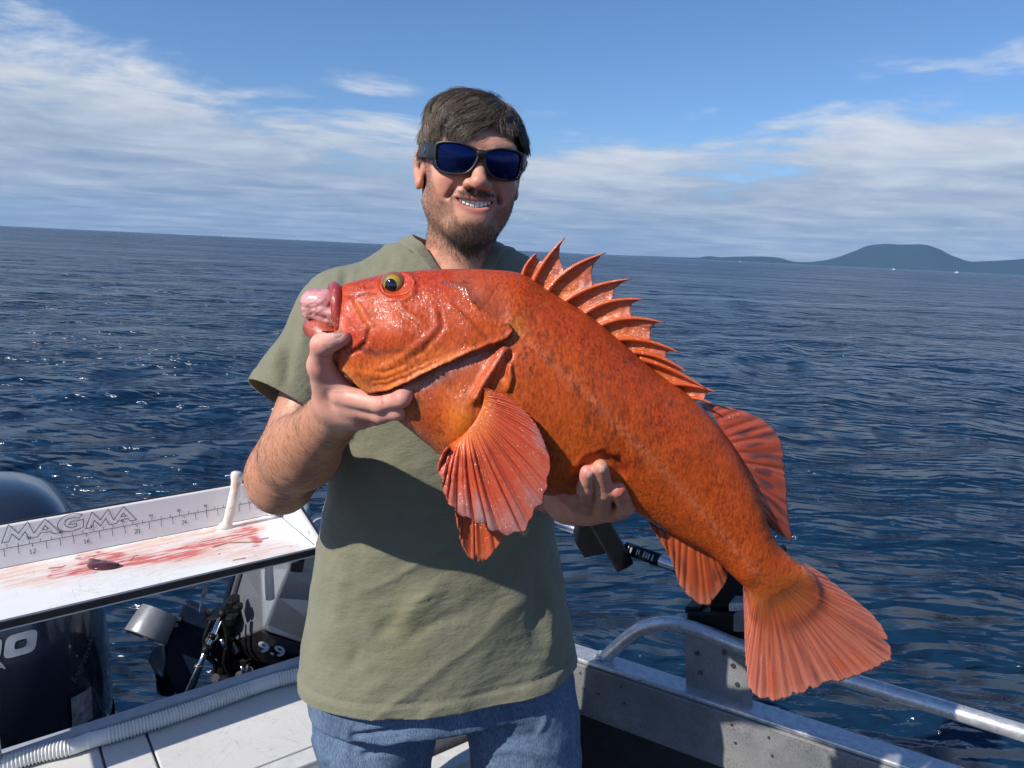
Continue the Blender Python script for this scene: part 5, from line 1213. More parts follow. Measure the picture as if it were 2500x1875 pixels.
# spiny back fin
SP = [((1278, 669), (1310, 617), 5), ((1303, 689), (1379, 580), 7), ((1341, 711), (1479, 618), 17), ((1383, 737), (1543, 681), 13), ((1430, 767), (1571, 731), 15), ((1467, 798), (1623, 789), 17), ((1511, 831), (1658, 861), 12), ((1544, 862), (1678, 909), 12), ((1570, 880), (1725, 950), 8), ((1632, 938), (1748, 957), 6), ((1686, 972), (1738, 985), 3)]
M_SPINE = mat_fin('wet_orange_spine_skin', 0.0, 1.0)
sp_curves = []
for (b, t, sag) in SP:
    b, t = np.array(b, float), np.array(t, float); d = t - b; n = np.array([d[1], -d[0]]) / np.hypot(*d); n = n if n[1] < 0 else -n
    s = np.linspace(0, 1, 40)[:, None]; sp_curves.append(b - d * .06 + d * 1.06 * s + n * sag * 4 * s * (1 - s) * (1.15 - .3 * s))
for i, c in enumerate(sp_curves):
    s = np.linspace(0, 1, 40); Y = .884 + .004 * i / 10 - .006 * s; L = np.linalg.norm(c[-1] - c[0]) * .00048
    r = (.0024 * min(1, L / .05) + .0006) * (1 - s) ** .7 + .0005
    P = Q(c[:, 0], c[:, 1], Y); V, F = sweep(P, r, 12); V = np.array(V); k = np.repeat(s, 12)
    C = np.tile(lin(204, 88, 34), (len(V), 1)); C = mixc(C, lin(206, 104, 66), sstep(.5, .85, k) * .7); C = mixc(C, lin(44, 36, 40), sstep(.93, 1, k) * .9)
    obj('dorsal_spine', V, F, M_SPINE, fish, col=C)
    if i < len(sp_curves) - 1:
        c2 = sp_curves[i + 1]; f2 = [.45, .38, .46, .50, .52, .54, .60, .66, .6, .6][i]; nu, nv = 26, 34; u = np.linspace(0, 1, nu); v = np.linspace(0, 1, nv)
        U, Vv = np.meshgrid(u, v, indexing='ij'); sg = 1 - .05 * np.abs(fbm(np.stack([U.ravel() * 9 + i, 0 * U.ravel(), 0 * U.ravel()], 1), 3, 61).reshape(U.shape)) - [.10, .16, .14, .14, .14, .14, .12, .12, .12, .12][i] * np.sin(math.pi * np.clip(U, 0, 1) ** .7)
        A = np.stack([np.interp(Vv * sg, np.linspace(0, 1, 40), c[:, k_]) for k_ in (0, 1)], -1); B = np.stack([np.interp(Vv * sg * f2, np.linspace(0, 1, 40), c2[:, k_]) for k_ in (0, 1)], -1)
        P = A * (1 - U[..., None]) + B * U[..., None]
        Y = .885 + .004 * i / 10 - .005 * Vv + .004 * np.sin(math.pi * U) + .0012 * fbm(np.stack([P[..., 0].ravel() / 14, P[..., 1].ravel() / 14, 0 * U.ravel()], 1), 3, i).reshape(U.shape)
        V3 = Q(P[..., 0], P[..., 1], Y).reshape(-1, 3); uu, vv = U.ravel(), Vv.ravel(); pxx, pyy = P[..., 0].ravel(), P[..., 1].ravel()
        C = np.tile(lin(206, 104, 44), (len(uu), 1)); C = mixc(C, lin(212, 118, 92), sstep(.45, .95, vv) * .75); C = mixc(C, lin(214, 120, 34), (1 - sstep(0, .4, vv)) * .6)
        wsp = fbm(np.stack([pxx / 26, pyy / 10, 0 * pxx], 1), 4, 50 + i); C = mixc(C, lin(176, 72, 40), sstep(.05, .5, wsp) * .6)
        dk = np.exp(-(((uu - .85) / .22) ** 2 + ((vv - .72) / .2) ** 2)); C = mixc(C, lin(92, 74, 72), dk * sstep(-.3, .4, wsp) * .7); C = mixc(C, lin(70, 46, 46), sstep(.965, 1, vv) * .6)
        solid(obj('dorsal_membrane', V3, grid_faces(nu, nv), M_FINWET, fish, col=C), .0008)

# eye
def build_eye():
    ye = fishY(962, 697, .83); R = .0158; c = Q(962, 697, ye + R * .52); ax_ = nrm(np.array([-.10, -1, .02])); u = nrm(np.cross(ax_, UP)); w = np.cross(u, ax_)
    V = []; C = []; n, mth = 48, 40
    for i in range(mth + 1):
        ph = math.pi * i / mth
        for j in range(n):
            t = 2 * math.pi * j / n; V.append(c + R * (math.cos(ph) * ax_ + math.sin(ph) * (math.cos(t) * u + math.sin(t) * w) * 1.0))
            r = math.degrees(ph); g = .5 + .5 * math.sin(t * 2 + .6) 
            col = lin(196, 160, 40) * (1 - g) + lin(112, 96, 58) * g if r < 58 else lin(170, 92, 52)
            if 46 < r <= 60: col = lin(120, 92, 40) * .6 + col * .4
            if r < 30: col = lin(210, 178, 52)
            C.append(col)
    F = grid_faces(mth + 1, n, wrap=True)[:, ::-1]
    t = NT('golden_fish_eye'); t.set(Roughness=0.3); t.put('Base Color', t.mix(t.math('MULTIPLY', t.noise(t.coord(), 420, 3), 0.4), t.attr('Col'), (0.10, 0.07, 0.03))); t.b.inputs['Coat Weight'].default_value = 1.0; t.b.inputs['Coat Roughness'].default_value = 0.02
    e = obj('eye', V, np.ascontiguousarray(F), t.m, fish, col=np.array(C))
    V = []; rp = math.radians(27.5)
    for i in range(10):
        ph = rp * i / 9
        for j in range(n):
            a = 2 * math.pi * j / n; V.append(c + (R * 1.012 + .0006 * math.cos(ph / rp * math.pi / 2)) * (math.cos(ph) * ax_ + math.sin(ph) * (math.cos(a) * u * .95 + math.sin(a) * w * 1.08)))
    obj('pupil', V, np.ascontiguousarray(grid_faces(10, n, wrap=True)[:, ::-1]), plain('glossy_black_pupil', (0.006, 0.007, 0.009), 0.06, coat=1.0, var=0.05), e)
    # fleshy lids around the eyeball
    ring = [(930, 700), (938, 682), (960, 670), (985, 671), (1006, 682), (1010, 697), (1000, 712), (980, 720), (955, 722), (938, 714)]
    P = np.array([Q(x, y, fishY(x, y, .84) + .001) for x, y in ring]); P = cspline(np.vstack([P, P[:1]]), 80)[:-1]
    V, F = sweep(P + .00025 * rng.normal(size=P.shape), .0018, 10, closed=True); obj('eyelid', V, F, M_FISH, fish, col=np.tile(lin(196, 70, 40), (len(V), 1)))
build_eye()

def blob_mesh(name, prims, k, h, m, parent, colf):
    V, F = sdf_mesh(prims, h); V = V + vnormals(V, F) * (.0016 * fbm(V * np.array([110, 110, 190]), 4, 8))[:, None]; o = obj(name, V, F, m, parent, col=colf(V)); return o
# mouth: lips, lower jaw, and the stomach pushed out between them
def lip_tube(name, pts, rad, col, parent, m=None):
    P = cspline([Q(*p) for p in pts], 60); r = np.interp(np.linspace(0, 1, 60), np.linspace(0, 1, len(rad)), rad); V, F = sweep(P, r, 20)
    V = np.array(V); n = fbm(V * 160, 3, 5); C = mixc(np.tile(col, (len(V), 1)), lin(96, 50, 58), sstep(.1, .6, n) * .45); C = mixc(C, lin(224, 122, 96), sstep(.3, .7, -n) * .5)
    o = obj(name, V + .0006 * n[:, None] * nrm(np.array([0, -1, 0.2])), F, m or M_FINWET, parent, col=C); return o
lip_tube('upper_lip', [(822, 800, .918), (812, 730, .916), (815, 704, .893), (819, 706, .868), (820, 730, .852), (822, 765, .847), (826, 795, .846), (830, 818, .85)], [.005, .0068, .0070, .0070, .0070, .0062, .0048, .0036], lin(176, 60, 52), fish)
lip_tube('lower_jaw', [(846, 872, .858), (812, 838, .856), (784, 812, .862), (768, 800, .88), (776, 808, .905), (812, 838, .91)], [.012, .0140, .0135, .0135, .0135, .012], lin(186, 84, 60), fish)
for k in range(7):
    a = Q(800 + k * 3.2, 778 + k * 3.8, .852); MB().tube([a, a + np.array([.0016, -.001, .006])], [.0010, .0002], 6).build('tooth', plain('yellowed_tooth', (0.55, 0.42, 0.25), 0.4) if 'yellowed_tooth' not in bpy.data.materials else bpy.data.materials['yellowed_tooth'], fish, True)
def stom_col(V):
    n = fbm(V * 90, 4, 3); C = np.tile(lin(214, 150, 148), (len(V), 1)); C = mixc(C, lin(190, 106, 110), sstep(0, .5, n) * .7); C = mixc(C, lin(228, 178, 168), sstep(.1, .6, -n) * .5); return C
pr = [Ell(Q(768, 734, .872), (.0150, .018, .0135), .0), Ell(Q(796, 738, .870), (.014, .018, .0150), .008), RC(Q(758, 762, .866), Q(812, 784, .864), .0075, .0070, .004), Ell(Q(754, 750, .872), (.0075, .014, .012), .006), RC(Q(775, 756, .858), Q(812, 766, .856), .005, .006, .004)]
t = NT('wet_pink_stomach'); t.set(Roughness=0.22); t.put('Base Color', t.attr('Col')); t.b.inputs['Subsurface Weight'].default_value = 0.25; t.b.inputs['Subsurface Radius'].default_value = (1, .4, .3); t.b.inputs['Subsurface Scale'].default_value = 0.004; t.b.inputs['Coat Weight'].default_value = 0.8; t.b.inputs['Coat Roughness'].default_value = 0.05
t.bump(t.noise(t.coord(scale=(1, 1, 2.2), rot=(0, .6, 0)), 110, 5, 0.65, 0.5), 0.6, 0.003)
blob_mesh('stomach', pr, 0, .0011, t.m, fish, stom_col)
# ------------------------------------------------------------------ the person
def rotm(axis, deg): return np.array(Matrix.Rotation(math.radians(deg), 3, axis))
HR = rotm('Y', 6.0) @ rotm('Z', 11.5) @ rotm('X', 3.0)          # roll, turn, nod (x right, y away, z up)
HO = np.array([-0.0665, 1.255, 0.1375])
def hw(p): return HO + np.asarray(p, float) @ HR.T
def hl(P): return (np.asarray(P, float) - HO) @ HR
def hE(c, r, k=.012, sub=False, R=None): return Ell(hw(c), r, k, HR if R is None else HR @ R, sub)
def hC(a, b, ra, rb, k=.012, sub=False): return RC(hw(a), hw(b), ra, rb, k, sub)
person = thing('person', 'man in olive t-shirt, jeans and dark sunglasses holding the orange fish with both hands', 'person', (-0.12, 1.27, ZDK))

MZ = .0640
def head_prims():
    p = [hE((0, .012, .022), (.0765, .094, .078), 0), hE((0, -.030, -.018), (.066, .062, .075), .03), hE((0, -.030, -.064), (.060, .054, .044), .03)]
    for s in (-1, 1):
        p += [hC((s * .053, .004, -.066), (s * .024, -.070, -.100), .016, .016, .025), hE((s * .040, -.066, -.030), (.023, .023, .021), .02), hE((s * .041, -.056, -.056), (.019, .024, .023), .02)]
    p += [hE((0, -.076, -.101), (.027, .020, .020), .02), hE((0, -.076, -.066), (.033, .0235, .028), .018), hE((0, -.074, .024), (.056, .021, .016), .02)]
    # nose
    p += [hC((0, -.088, .004), (0, -.111, -.029), .0085, .0115, .010), hE((0, -.1135, -.032), (.0125, .0105, .0100), .006)]
    for s in (-1, 1): p += [hE((s * .0148, -.100, -.0345), (.0086, .0105, .0082), .006), hC((s * .023, -.098, -.030), (s * .040, -.082, -.056), .0022, .0022, .008, True)]
    for s in (-1, 1): p.append(hE((s * .0068, -.1085, -.0415), (.0036, .0050, .0030), .003, True))
    # smile: cavity, then lips
    def arc(x): return 8.0 * x * x
    def yf(x): return -.0970 + 8.0 * x * x
    def cav(P):
        q = hl(P); x = q[..., 0]; z = q[..., 2] - arc(x) + MZ; y = q[..., 1] - yf(x) - .002; k0 = np.sqrt((x / .0300) ** 2 + (z / .0074) ** 2 + (y / .018) ** 2); return (k0 - 1) * .0070
    c = hw((0, -.095, -.065)); p.append(FN(cav, c - .04, c + .04, .002, True))
    xs = np.linspace(-.0320, .0320, 15)
    for a, b in zip(xs[:-1], xs[1:]):
        def up(x): e = max(0, 1 - (x / .0325) ** 2); return (x, yf(x) + .0008, -MZ + arc(x) + .0084 * e ** .7), .0008 + .0014 * e
        def dn(x): e = max(0, 1 - (x / .0325) ** 2); return (x, yf(x) + .0012, -MZ + arc(x) - .0092 * e ** .7), .0010 + .0030 * e
        for fn in (up, dn):
            (pa, ra), (pb, rb) = fn(a), fn(b); p.append(hC(pa, pb, ra, rb, .0025))
    p.append(hE((0, -.0850, -.0850), (.022, .0125, .012), .014))
    if False: p.append(hC((-.012, -.096, -.0905), (.010, -.1000, -.0885), .002, .002, .012, True))
    # ears
    for s in (-1, 1):
        R = rotm('Z', s * -18) @ rotm('X', -8); c = np.array([s * .0795, .012, -.014])
        p += [hE(c, (.0065, .019, .031), .006, R=R), hE(c + np.array([s * .0045, -.003, .002]), (.0050, .0115, .019), .004, True, R=R), hE(c + np.array([s * -.001, -.007, -.027]), (.006, .009, .0095), .006)]
    # neck
    p += [RC(hw((0, .012, -.060)), (-.092, 1.285, -.045), .054, .060, .025), RC(hw((0, -.022, -.098)), (-.090, 1.245, -.055), .036, .045, .025)]
    return p
def q3(x, y, Y): return Q(x, y, Y)
S_R, S_L = np.array([-.272, 1.240, -.105]), np.array([-.005, 1.350, -.080])
EL_R, WR_R = q3(684, 1160, 1.12), q3(838, 990, .925)
EL_L, WR_L = q3(1330, 1150, 1.20), q3(1388, 1222, 1.00)
def arm_R():
    p = [RC(S_R, EL_R, .052, .046, 0), RC(EL_R, EL_R + (WR_R - EL_R) * .38, .0455, .0490, .03), RC(EL_R + (WR_R - EL_R) * .38, WR_R, .0490, .0315, .03), Ell(q3(690, 1192, 1.13), (.036, .04, .034), .03)]
    a = lambda *q: q3(*q)
    p += [RC(WR_R, a(868, 985, .888), .0300, .0250, .02), RC(a(812, 968, .900), a(784, 893, .862), .0235, .0150, .015), RC(a(830, 985, .905), a(880, 1008, .892), .026, .019, .015)]
    p += [RC(a(784, 893, .862), a(788, 842, .8405), .0148, .0128, .008), RC(a(788, 842, .8405), a(812, 829, .834), .0128, .0116, .006), RC(a(812, 829, .834), a(837, 822, .832), .0116, .0102, .006)]
    p += [RC(a(798, 905, .868), a(838, 952, .868), .0085, .0105, .012)]
    for ch in ([(836, 966, .870, .0132), (928, 986, .848, .0104), (982, 972, .828, .0096), (1006, 946, .842, .0086)], [(846, 990, .876, .0132), (930, 1012, .860, .0102), (972, 1004, .845, .0094), (988, 984, .858, .0086)],
               [(856, 1006, .890, .0125), (918, 1016, .882, .0104), (954, 1004, .900, .0095), (960, 985, .92, .009)], [(858, 1012, .908, .0115), (900, 1022, .904, .0092), (930, 1014, .918, .0085)]):
        for u, v in zip(ch[:-1], ch[1:]): p.append(RC(a(*u[:3]), a(*v[:3]), u[3], v[3], .005))
    return p
def arm_L():
    p = [RC(S_L, EL_L, .050, .046, 0), RC(EL_L, EL_L + (WR_L - EL_L) * .4, .046, .045, .02), RC(EL_L + (WR_L - EL_L) * .4, WR_L, .045, .0285, .02)]
    a = lambda x, y, Y: q3(x, y, Y); f = lambda x, y, o: q3(x, y, fishY(x, y, .868) - o)
    p += [RC(WR_L, a(1432, 1230, .945), .0280, .0260, .02), RC(a(1425, 1232, .945), a(1490, 1240, .925), .0230, .0185, .015)]
    chains = [[(a(1428, 1236, .915), .0115), (f(1428, 1192, .006), .0096), (f(1434, 1153, .0062), .0086)], [(a(1470, 1244, .910), .0120), (f(1476, 1200, .007), .0104), (f(1466, 1141, .0070), .0094)],
              [(a(1515, 1248, .915), .0115), (a(1530, 1236, .872), .0108), (f(1508, 1196, .0075), .0100)], [(a(1408, 1230, .915), .0120), (a(1396, 1214, .868), .0105), (a(1374, 1208, .862), .0088)]]
    for ch in chains:
        for (u, ru), (v, rv) in zip(ch[:-1], ch[1:]): p.append(RC(u, v, ru, rv, .004))
    return p
# torso sections: height, centre x, centre y, half width, half depth
TS = np.array([(.00, -.10, 1.285, .10, .075), (-.06, -.115, 1.285, .155, .100), (-.126, -.125, 1.285, .182, .116), (-.194, -.125, 1.280, .190, .122), (-.264, -.122, 1.275, .190, .125), (-.335, -.119, 1.270, .190, .127), (-.408, -.121, 1.270, .196, .130), (-.482, -.127, 1.270, .207, .133),
               (-.557, -.130, 1.270, .221, .137), (-.634, -.130, 1.270, .234, .142), (-.713, -.130, 1.270, .247, .147), (-.760, -.129, 1.270, .252, .150), (-.90, -.128, 1.270, .250, .150)])[::-1]
YAW = math.radians(15)
def torso_fn(grow):
    def f(P):
        z = P[..., 2]; cx, cy, a, b = (np.interp(z, TS[:, 0], TS[:, i]) for i in (1, 2, 3, 4)); a = a + grow; b = b + grow
        x = P[..., 0] - cx; y = P[..., 1] - cy; u = x * math.cos(YAW) + y * math.sin(YAW); v = -x * math.sin(YAW) + y * math.cos(YAW)
        e = 2.35; k0 = ((np.abs(u) / a) ** e + (np.abs(v) / b) ** e) ** (1 / e) + 1e-6; r = np.sqrt(u * u + v * v) + 1e-9
        d = r * (1 - 1 / k0); return np.maximum(d * .93, z - .0)
    return FN(f, (-.45, 1.05, -.90), (.25, 1.5, .02), .05)
HEAD = head_prims(); ARM_R = arm_R(); ARM_L = arm_L()

def build_body():
    parts = []
    V, F = sdf_mesh(HEAD, .00185, HO + np.array([-.12, -.15, -.19]), HO + np.array([.12, .135, .12])); parts.append((V, F))
    lo = np.array([-.46, .79, -.42]); hi = np.array([-.09, 1.24, -.09]); parts.append(sdf_mesh(ARM_R, .0021, lo, hi))
    lo = np.min([EL_L, q3(1372, 1210, .85)], 0) - .05; hi = np.max([EL_L, q3(1545, 1110, .90)], 0) + .05; lo[1] = .79; parts.append(sdf_mesh(ARM_L, .0021, lo, hi))
    tor = [torso_fn(-.014), RC(S_R, (-.10, 1.285, -.055), .058, .05, .04), RC(S_L, (-.09, 1.29, -.05), .058, .05, .04), RC(S_R, EL_R, .051, .046, .02), RC(S_L, EL_L, .050, .046, .02)]
    V, F = sdf_mesh(tor, .0075, (-.42, 1.08, -.74), (.16, 1.44, .0)); parts.append((V, F))
    off = 0; VV = []; FF = []
    for V, F in parts: VV.append(V); FF.append(F + off); off += len(V)
    return np.vstack(VV), np.vstack(FF), [len(p[0]) for p in parts]
bV, bF, bn = build_body()
iH = np.zeros(len(bV), bool); iH[:bn[0]] = True; iAR = np.zeros(len(bV), bool); iAR[bn[0]:bn[0] + bn[1]] = True; iAL = np.zeros(len(bV), bool); iAL[bn[0] + bn[1]:bn[0] + bn[1] + bn[2]] = True
def beard_mask(q):
    x, y, z = np.abs(q[:, 0]), q[:, 1], q[:, 2]; n = fbm(q * 150, 3, 4) * .004
    line = np.interp(x, [0, .010, .018, .026, .034, .044, .056, .064, .070, .08], [-.0845, -.0865, -.092, -.081, -.058, -.058, -.052, -.032, .012, .02])
    b = sstep(-.004, .009, line - z + n) * (1 - sstep(.022, .042, y)) * sstep(-.165, -.118, z)
    mou = sstep(.0, .004, (z + .0545 - 7.0 * x * x + n * .5)) * (1 - sstep(-.0425 , -.0395, z + .16 * x + n * .4)) * (1 - sstep(.032, .039, x)) * (y < -.07)
    gap = .35 * np.exp(-(x / .004) ** 2) * mou
    conn = np.exp(-(((x - .0365) / .006) ** 2 + ((z + .060) / .015) ** 2)) * (y < -.05)
    b = np.clip(np.maximum.reduce([b, (mou - gap) * 1.15, conn * 1.0]), 0, 1)
    ear = (x > .072) & (y > -.012) & (z > -.055); b[ear] = 0
    return b
def skin_color():
    C = np.tile(lin(206, 152, 126), (len(bV), 1)); n = fbm(bV * 45, 4, 2); C = mixc(C, lin(196, 128, 106), sstep(-.1, .6, n) * .5); C = mixc(C, lin(216, 168, 142), sstep(.0, .6, -n) * .4)
    q = hl(bV); x, y, z = q.T; ax_ = np.abs(x); h = iH
    C = mixc(C, lin(206, 126, 110), h * np.exp(-((ax_ - .042) / .02) ** 2 - ((z + .032) / .018) ** 2) * .45); C = mixc(C, lin(206, 124, 108), h * np.exp(-(ax_ / .016) ** 2 - ((z + .036) / .016) ** 2) * (y < -.08) * .45)
    C = mixc(C, lin(204, 134, 114), h * (ax_ > .072) * (np.abs(z + .015) < .05) * .5)
    zz_ = z + MZ - 8.0 * x * x; e = np.clip(1 - (x / .0325) ** 2, 0, 1)
    lipm = h * (y < -.082) * np.maximum(np.exp(-((zz_ - .0088 * e ** .7) / .0022) ** 2), np.exp(-((zz_ + .0094 * e ** .7) / .0040) ** 2)) * (ax_ < .0325); C = mixc(C, lin(190, 112, 104), np.clip(lipm * 1.15, 0, 1) * .85)
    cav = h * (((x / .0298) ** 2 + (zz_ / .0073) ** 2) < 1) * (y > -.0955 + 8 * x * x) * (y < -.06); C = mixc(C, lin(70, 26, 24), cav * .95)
    b = np.where(h, beard_mask(q), 0) * (1 - np.clip(lipm, 0, 1)) * (1 - cav); chn = np.exp(-(x / .034) ** 2) * sstep(-.080, -.100, z) + (z > -.058) * (ax_ < .038); C = mixc(C, lin(92, 70, 58), b * (.28 + .38 * np.clip(chn, 0, 1)))
    sc = h * sstep(.045, .075, z + .25 * (y + .03)); C = mixc(C, lin(60, 46, 38), sc * .8)
    # arms: tanned forearm, pink wet hands
    wr = np.linalg.norm(bV - WR_R, axis=1); t = ((bV - EL_R) @ (WR_R - EL_R)) / ((WR_R - EL_R) @ (WR_R - EL_R))
    C = mixc(C, lin(188, 134, 104), iAR * (1 - sstep(.85, 1.05, t)) * .8); C = mixc(C, lin(220, 164, 148), iAR * sstep(.95, 1.15, t) * .8); C = mixc(C, lin(214, 128, 118), iAR * sstep(1.0, 1.2, t) * sstep(0, .5, n) * .6)
    px, py = proj(bV)
    for x0, y0, rx, ry in ((824, 815, 12, 8.5),): C = mixc(C, lin(232, 188, 172), iAR * np.exp(-(((px - x0) / rx) ** 4 + ((py - y0) / ry) ** 4)) * (bV[:, 1] < .84) * .8)
    C = mixc(C, lin(206, 110, 104), iAR * np.exp(-(((px - 850) / 12) ** 2 + ((py - 824) / 14) ** 2)) * .6)
    C = mixc(C, lin(206, 146, 124), iAL * .6)
    for x0, y0, c in ((1434, 1150, (214, 130, 126)), (1464, 1136, (196, 142, 110)), (1508, 1192, (206, 146, 130)), (1376, 1206, (206, 110, 112)), (1512, 1200, (190, 90, 76))): C = mixc(C, lin(*c), iAL * np.exp(-(((px - x0) / 18) ** 2 + ((py - y0) / 18) ** 2)) * .8)
    for x0, y0 in ((1440, 1163), (1466, 1150)): C = mixc(C, lin(196, 116, 112), iAL * np.exp(-(((px - x0) / 9) ** 4 + ((py - y0) / 9) ** 4)) * .5)
    for pl in ([(1428, 1190), (1440, 1188)], [(1462, 1178), (1484, 1180)], [(1462, 1210), (1488, 1212)], [(1515, 1226), (1538, 1222)], [(1448, 1160), (1452, 1230)], [(1490, 1190), (1500, 1235)], [(1420, 1232), (1460, 1242)], [(820, 956), (870, 958)], [(930, 962), (934, 986)], [(770, 868), (800, 872)], [(790, 842), (800, 852)]):
        C = mixc(C, lin(150, 84, 74), (iAL | iAR) * np.exp(-(pldist(px, py, pl)[0] / 2.2) ** 2) * .5)
    return C, b
bC, bB = skin_color()
t = NT('skin'); o_ = t.coord(); t.set(Roughness=0.46)
mt = t.ramp(t.noise(o_, 130, 5, 0.65), [(0.3, 0.0), (0.7, 1.0)]); col = t.mix(t.math('MULTIPLY', mt, 0.36), t.attr('Col'), t.mix(1.0, t.attr('Col'), (0.78, 0.62, 0.58), 'MULTIPLY')); t.put('Base Color', col)
t.b.inputs['Subsurface Weight'].default_value = 0.16; t.b.inputs['Subsurface Radius'].default_value = (1.0, 0.38, 0.22); t.b.inputs['Subsurface Scale'].default_value = 0.006
t.put('Roughness', t.ramp(t.noise(o_, 60, 3), [(0.3, 0.38), (0.7, 0.56)])); b1 = t.bump(t.noise(o_, 900, 3, 0.6), 0.22, 0.0005); t.bump(t.noise(o_, 150, 5, 0.7), 0.42, 0.0015, b1)
M_SKIN = t.m
body = obj('body', bV, bF, M_SKIN, person, col=bC)
bN = vnormals(bV, bF)

# teeth
M_TOOTH = plain('ivory_tooth', (0.90, 0.84, 0.72), 0.2, var=0.08, vs=200, coat=0.5)
xe = [-.0250, -.0195, -.0136, -.0074, 0.0002, .0078, .0140, .0198, .0252]
for k in range(8):
    x0, x1 = xe[k] + .0003, xe[k + 1] - .0003; xm = (x0 + x1) / 2; hgt = .0068 - 4.0 * xm * xm
    def tpnt(x, z, y): return hw((x, -.0945 + 8.2 * x * x + y, -MZ + .0030 + 8.0 * x * x + z))
    q = [tpnt(x0, -hgt, .0004), tpnt(x1, -hgt, .0004), tpnt(x1, .004, .001), tpnt(x0, .004, .001)]; r = [tpnt(x0, -hgt, .004), tpnt(x1, -hgt, .004), tpnt(x1, .004, .004), tpnt(x0, .004, .004)]
    bevel(MB().hexa(q, r).build('tooth', M_TOOTH, body), .0017, 3)

# ---------------- hair
def hair_obj(name, P, r0, r1, m, parent):
    n, k = P.shape[:2]; c = bpy.data.hair_curves.new(name); c.add_curves([k] * n)
    c.points.foreach_set('position', (P - BASE[parent.name]).astype(np.float32).ravel())
    a = c.attributes.get('radius') or c.attributes.new('radius', 'FLOAT', 'POINT')
    rr = np.linspace(0, 1, k)[None] * np.ones((n, 1)); a.data.foreach_set('value', (r0 + (r1 - r0) * rr ** 1.5).astype(np.float32).ravel())
    c.materials.append(m); o = bpy.data.objects.new(name, c); COL.objects.link(o); o.parent = parent; BASE[o.name] = BASE[parent.name]; return o
def mat_hair(name, c0, c1, rough=0.35):
    t = NT(name); h = t.nd('ShaderNodeHairInfo'); t.put('Base Color', t.ramp(h.outputs['Random'], [(0.1, c0), (0.9, c1)])); t.set(Roughness=rough); t.b.inputs['Specular IOR Level'].default_value = 0.5
    return t.m
M_HAIR = mat_hair('dark_brown_hair', (0.055, 0.040, 0.029), (0.230, 0.170, 0.122)); M_BEARD = mat_hair('dark_brown_beard', (0.020, 0.013, 0.009), (0.070, 0.042, 0.028), 0.4); M_ARMHAIR = mat_hair('brown_arm_hair', (0.030, 0.018, 0.010), (0.09, 0.055, 0.032), 0.4)
HP = [hE((.002, .014, .020), (.0828, .099, .0815), 0), hE((.0, -.030, .028), (.074, .066, .070), .03), hE((-.022, -.030, .062), (.050, .052, .033), .03), hE((.0, .03, -.02), (.078, .075, .07), .02)]
def hair_region(q):
    """negative where hair grows, in head coordinates"""
    x, y, z = q.T; w = fbm(q * 130, 3, 7) * .006
    front = np.interp(x, [-.075, -.06, -.035, -.01, .01, .03, .05, .065, .08], [.028, .036, .046, .052, .058, .064, .062, .048, .02])      # fringe height across the forehead
    yl = np.interp(z, [-.09, -.055, -.05, -.022, -.018, .005, .03, .06, .2], [.062, .056, .048, .040, .034, -.030, -.040, -.05, -.06])      # front limit on the sides
    side = yl - y; fr = front - z
    return np.where(z > .075, -.01, np.minimum(np.maximum(side, -.09 - z), fr)) + w
hV, hF = sdf_mesh(HP, .0030, HO + np.array([-.12, -.15, -.12]), HO + np.array([.12, .15, .14]))
hV, hF = clip_mesh(hV, hF, hair_region(hl(hV)))
hN = vnormals(hV, hF); hV2 = hV - hN * .004 + hN * .003 * fbm(hV * np.array([90, 90, 90]), 3, 3)[:, None]
hair = obj('hair', hV2, hF, plain('dark_hair_underlayer', (0.055, 0.039, 0.028), 0.6, var=0.4, vs=300), person)
def tri_sample(V, F, n, g, w=None):
    T = np.concatenate([F[:, [0, 1, 2]], F[:, [0, 2, 3]]]) if F.shape[1] == 4 else F
    a = np.linalg.norm(np.cross(V[T[:, 1]] - V[T[:, 0]], V[T[:, 2]] - V[T[:, 0]]), axis=1)
    if w is not None: a = a * w[T].mean(1)
    i = g.choice(len(T), n, p=a / a.sum()); r = g.random((n, 2)); k = r.sum(1) > 1; r[k] = 1 - r[k]; b = np.c_[1 - r.sum(1), r]
    return np.einsum('nk,nkd->nd', b, V[T[i]]), i, T, b
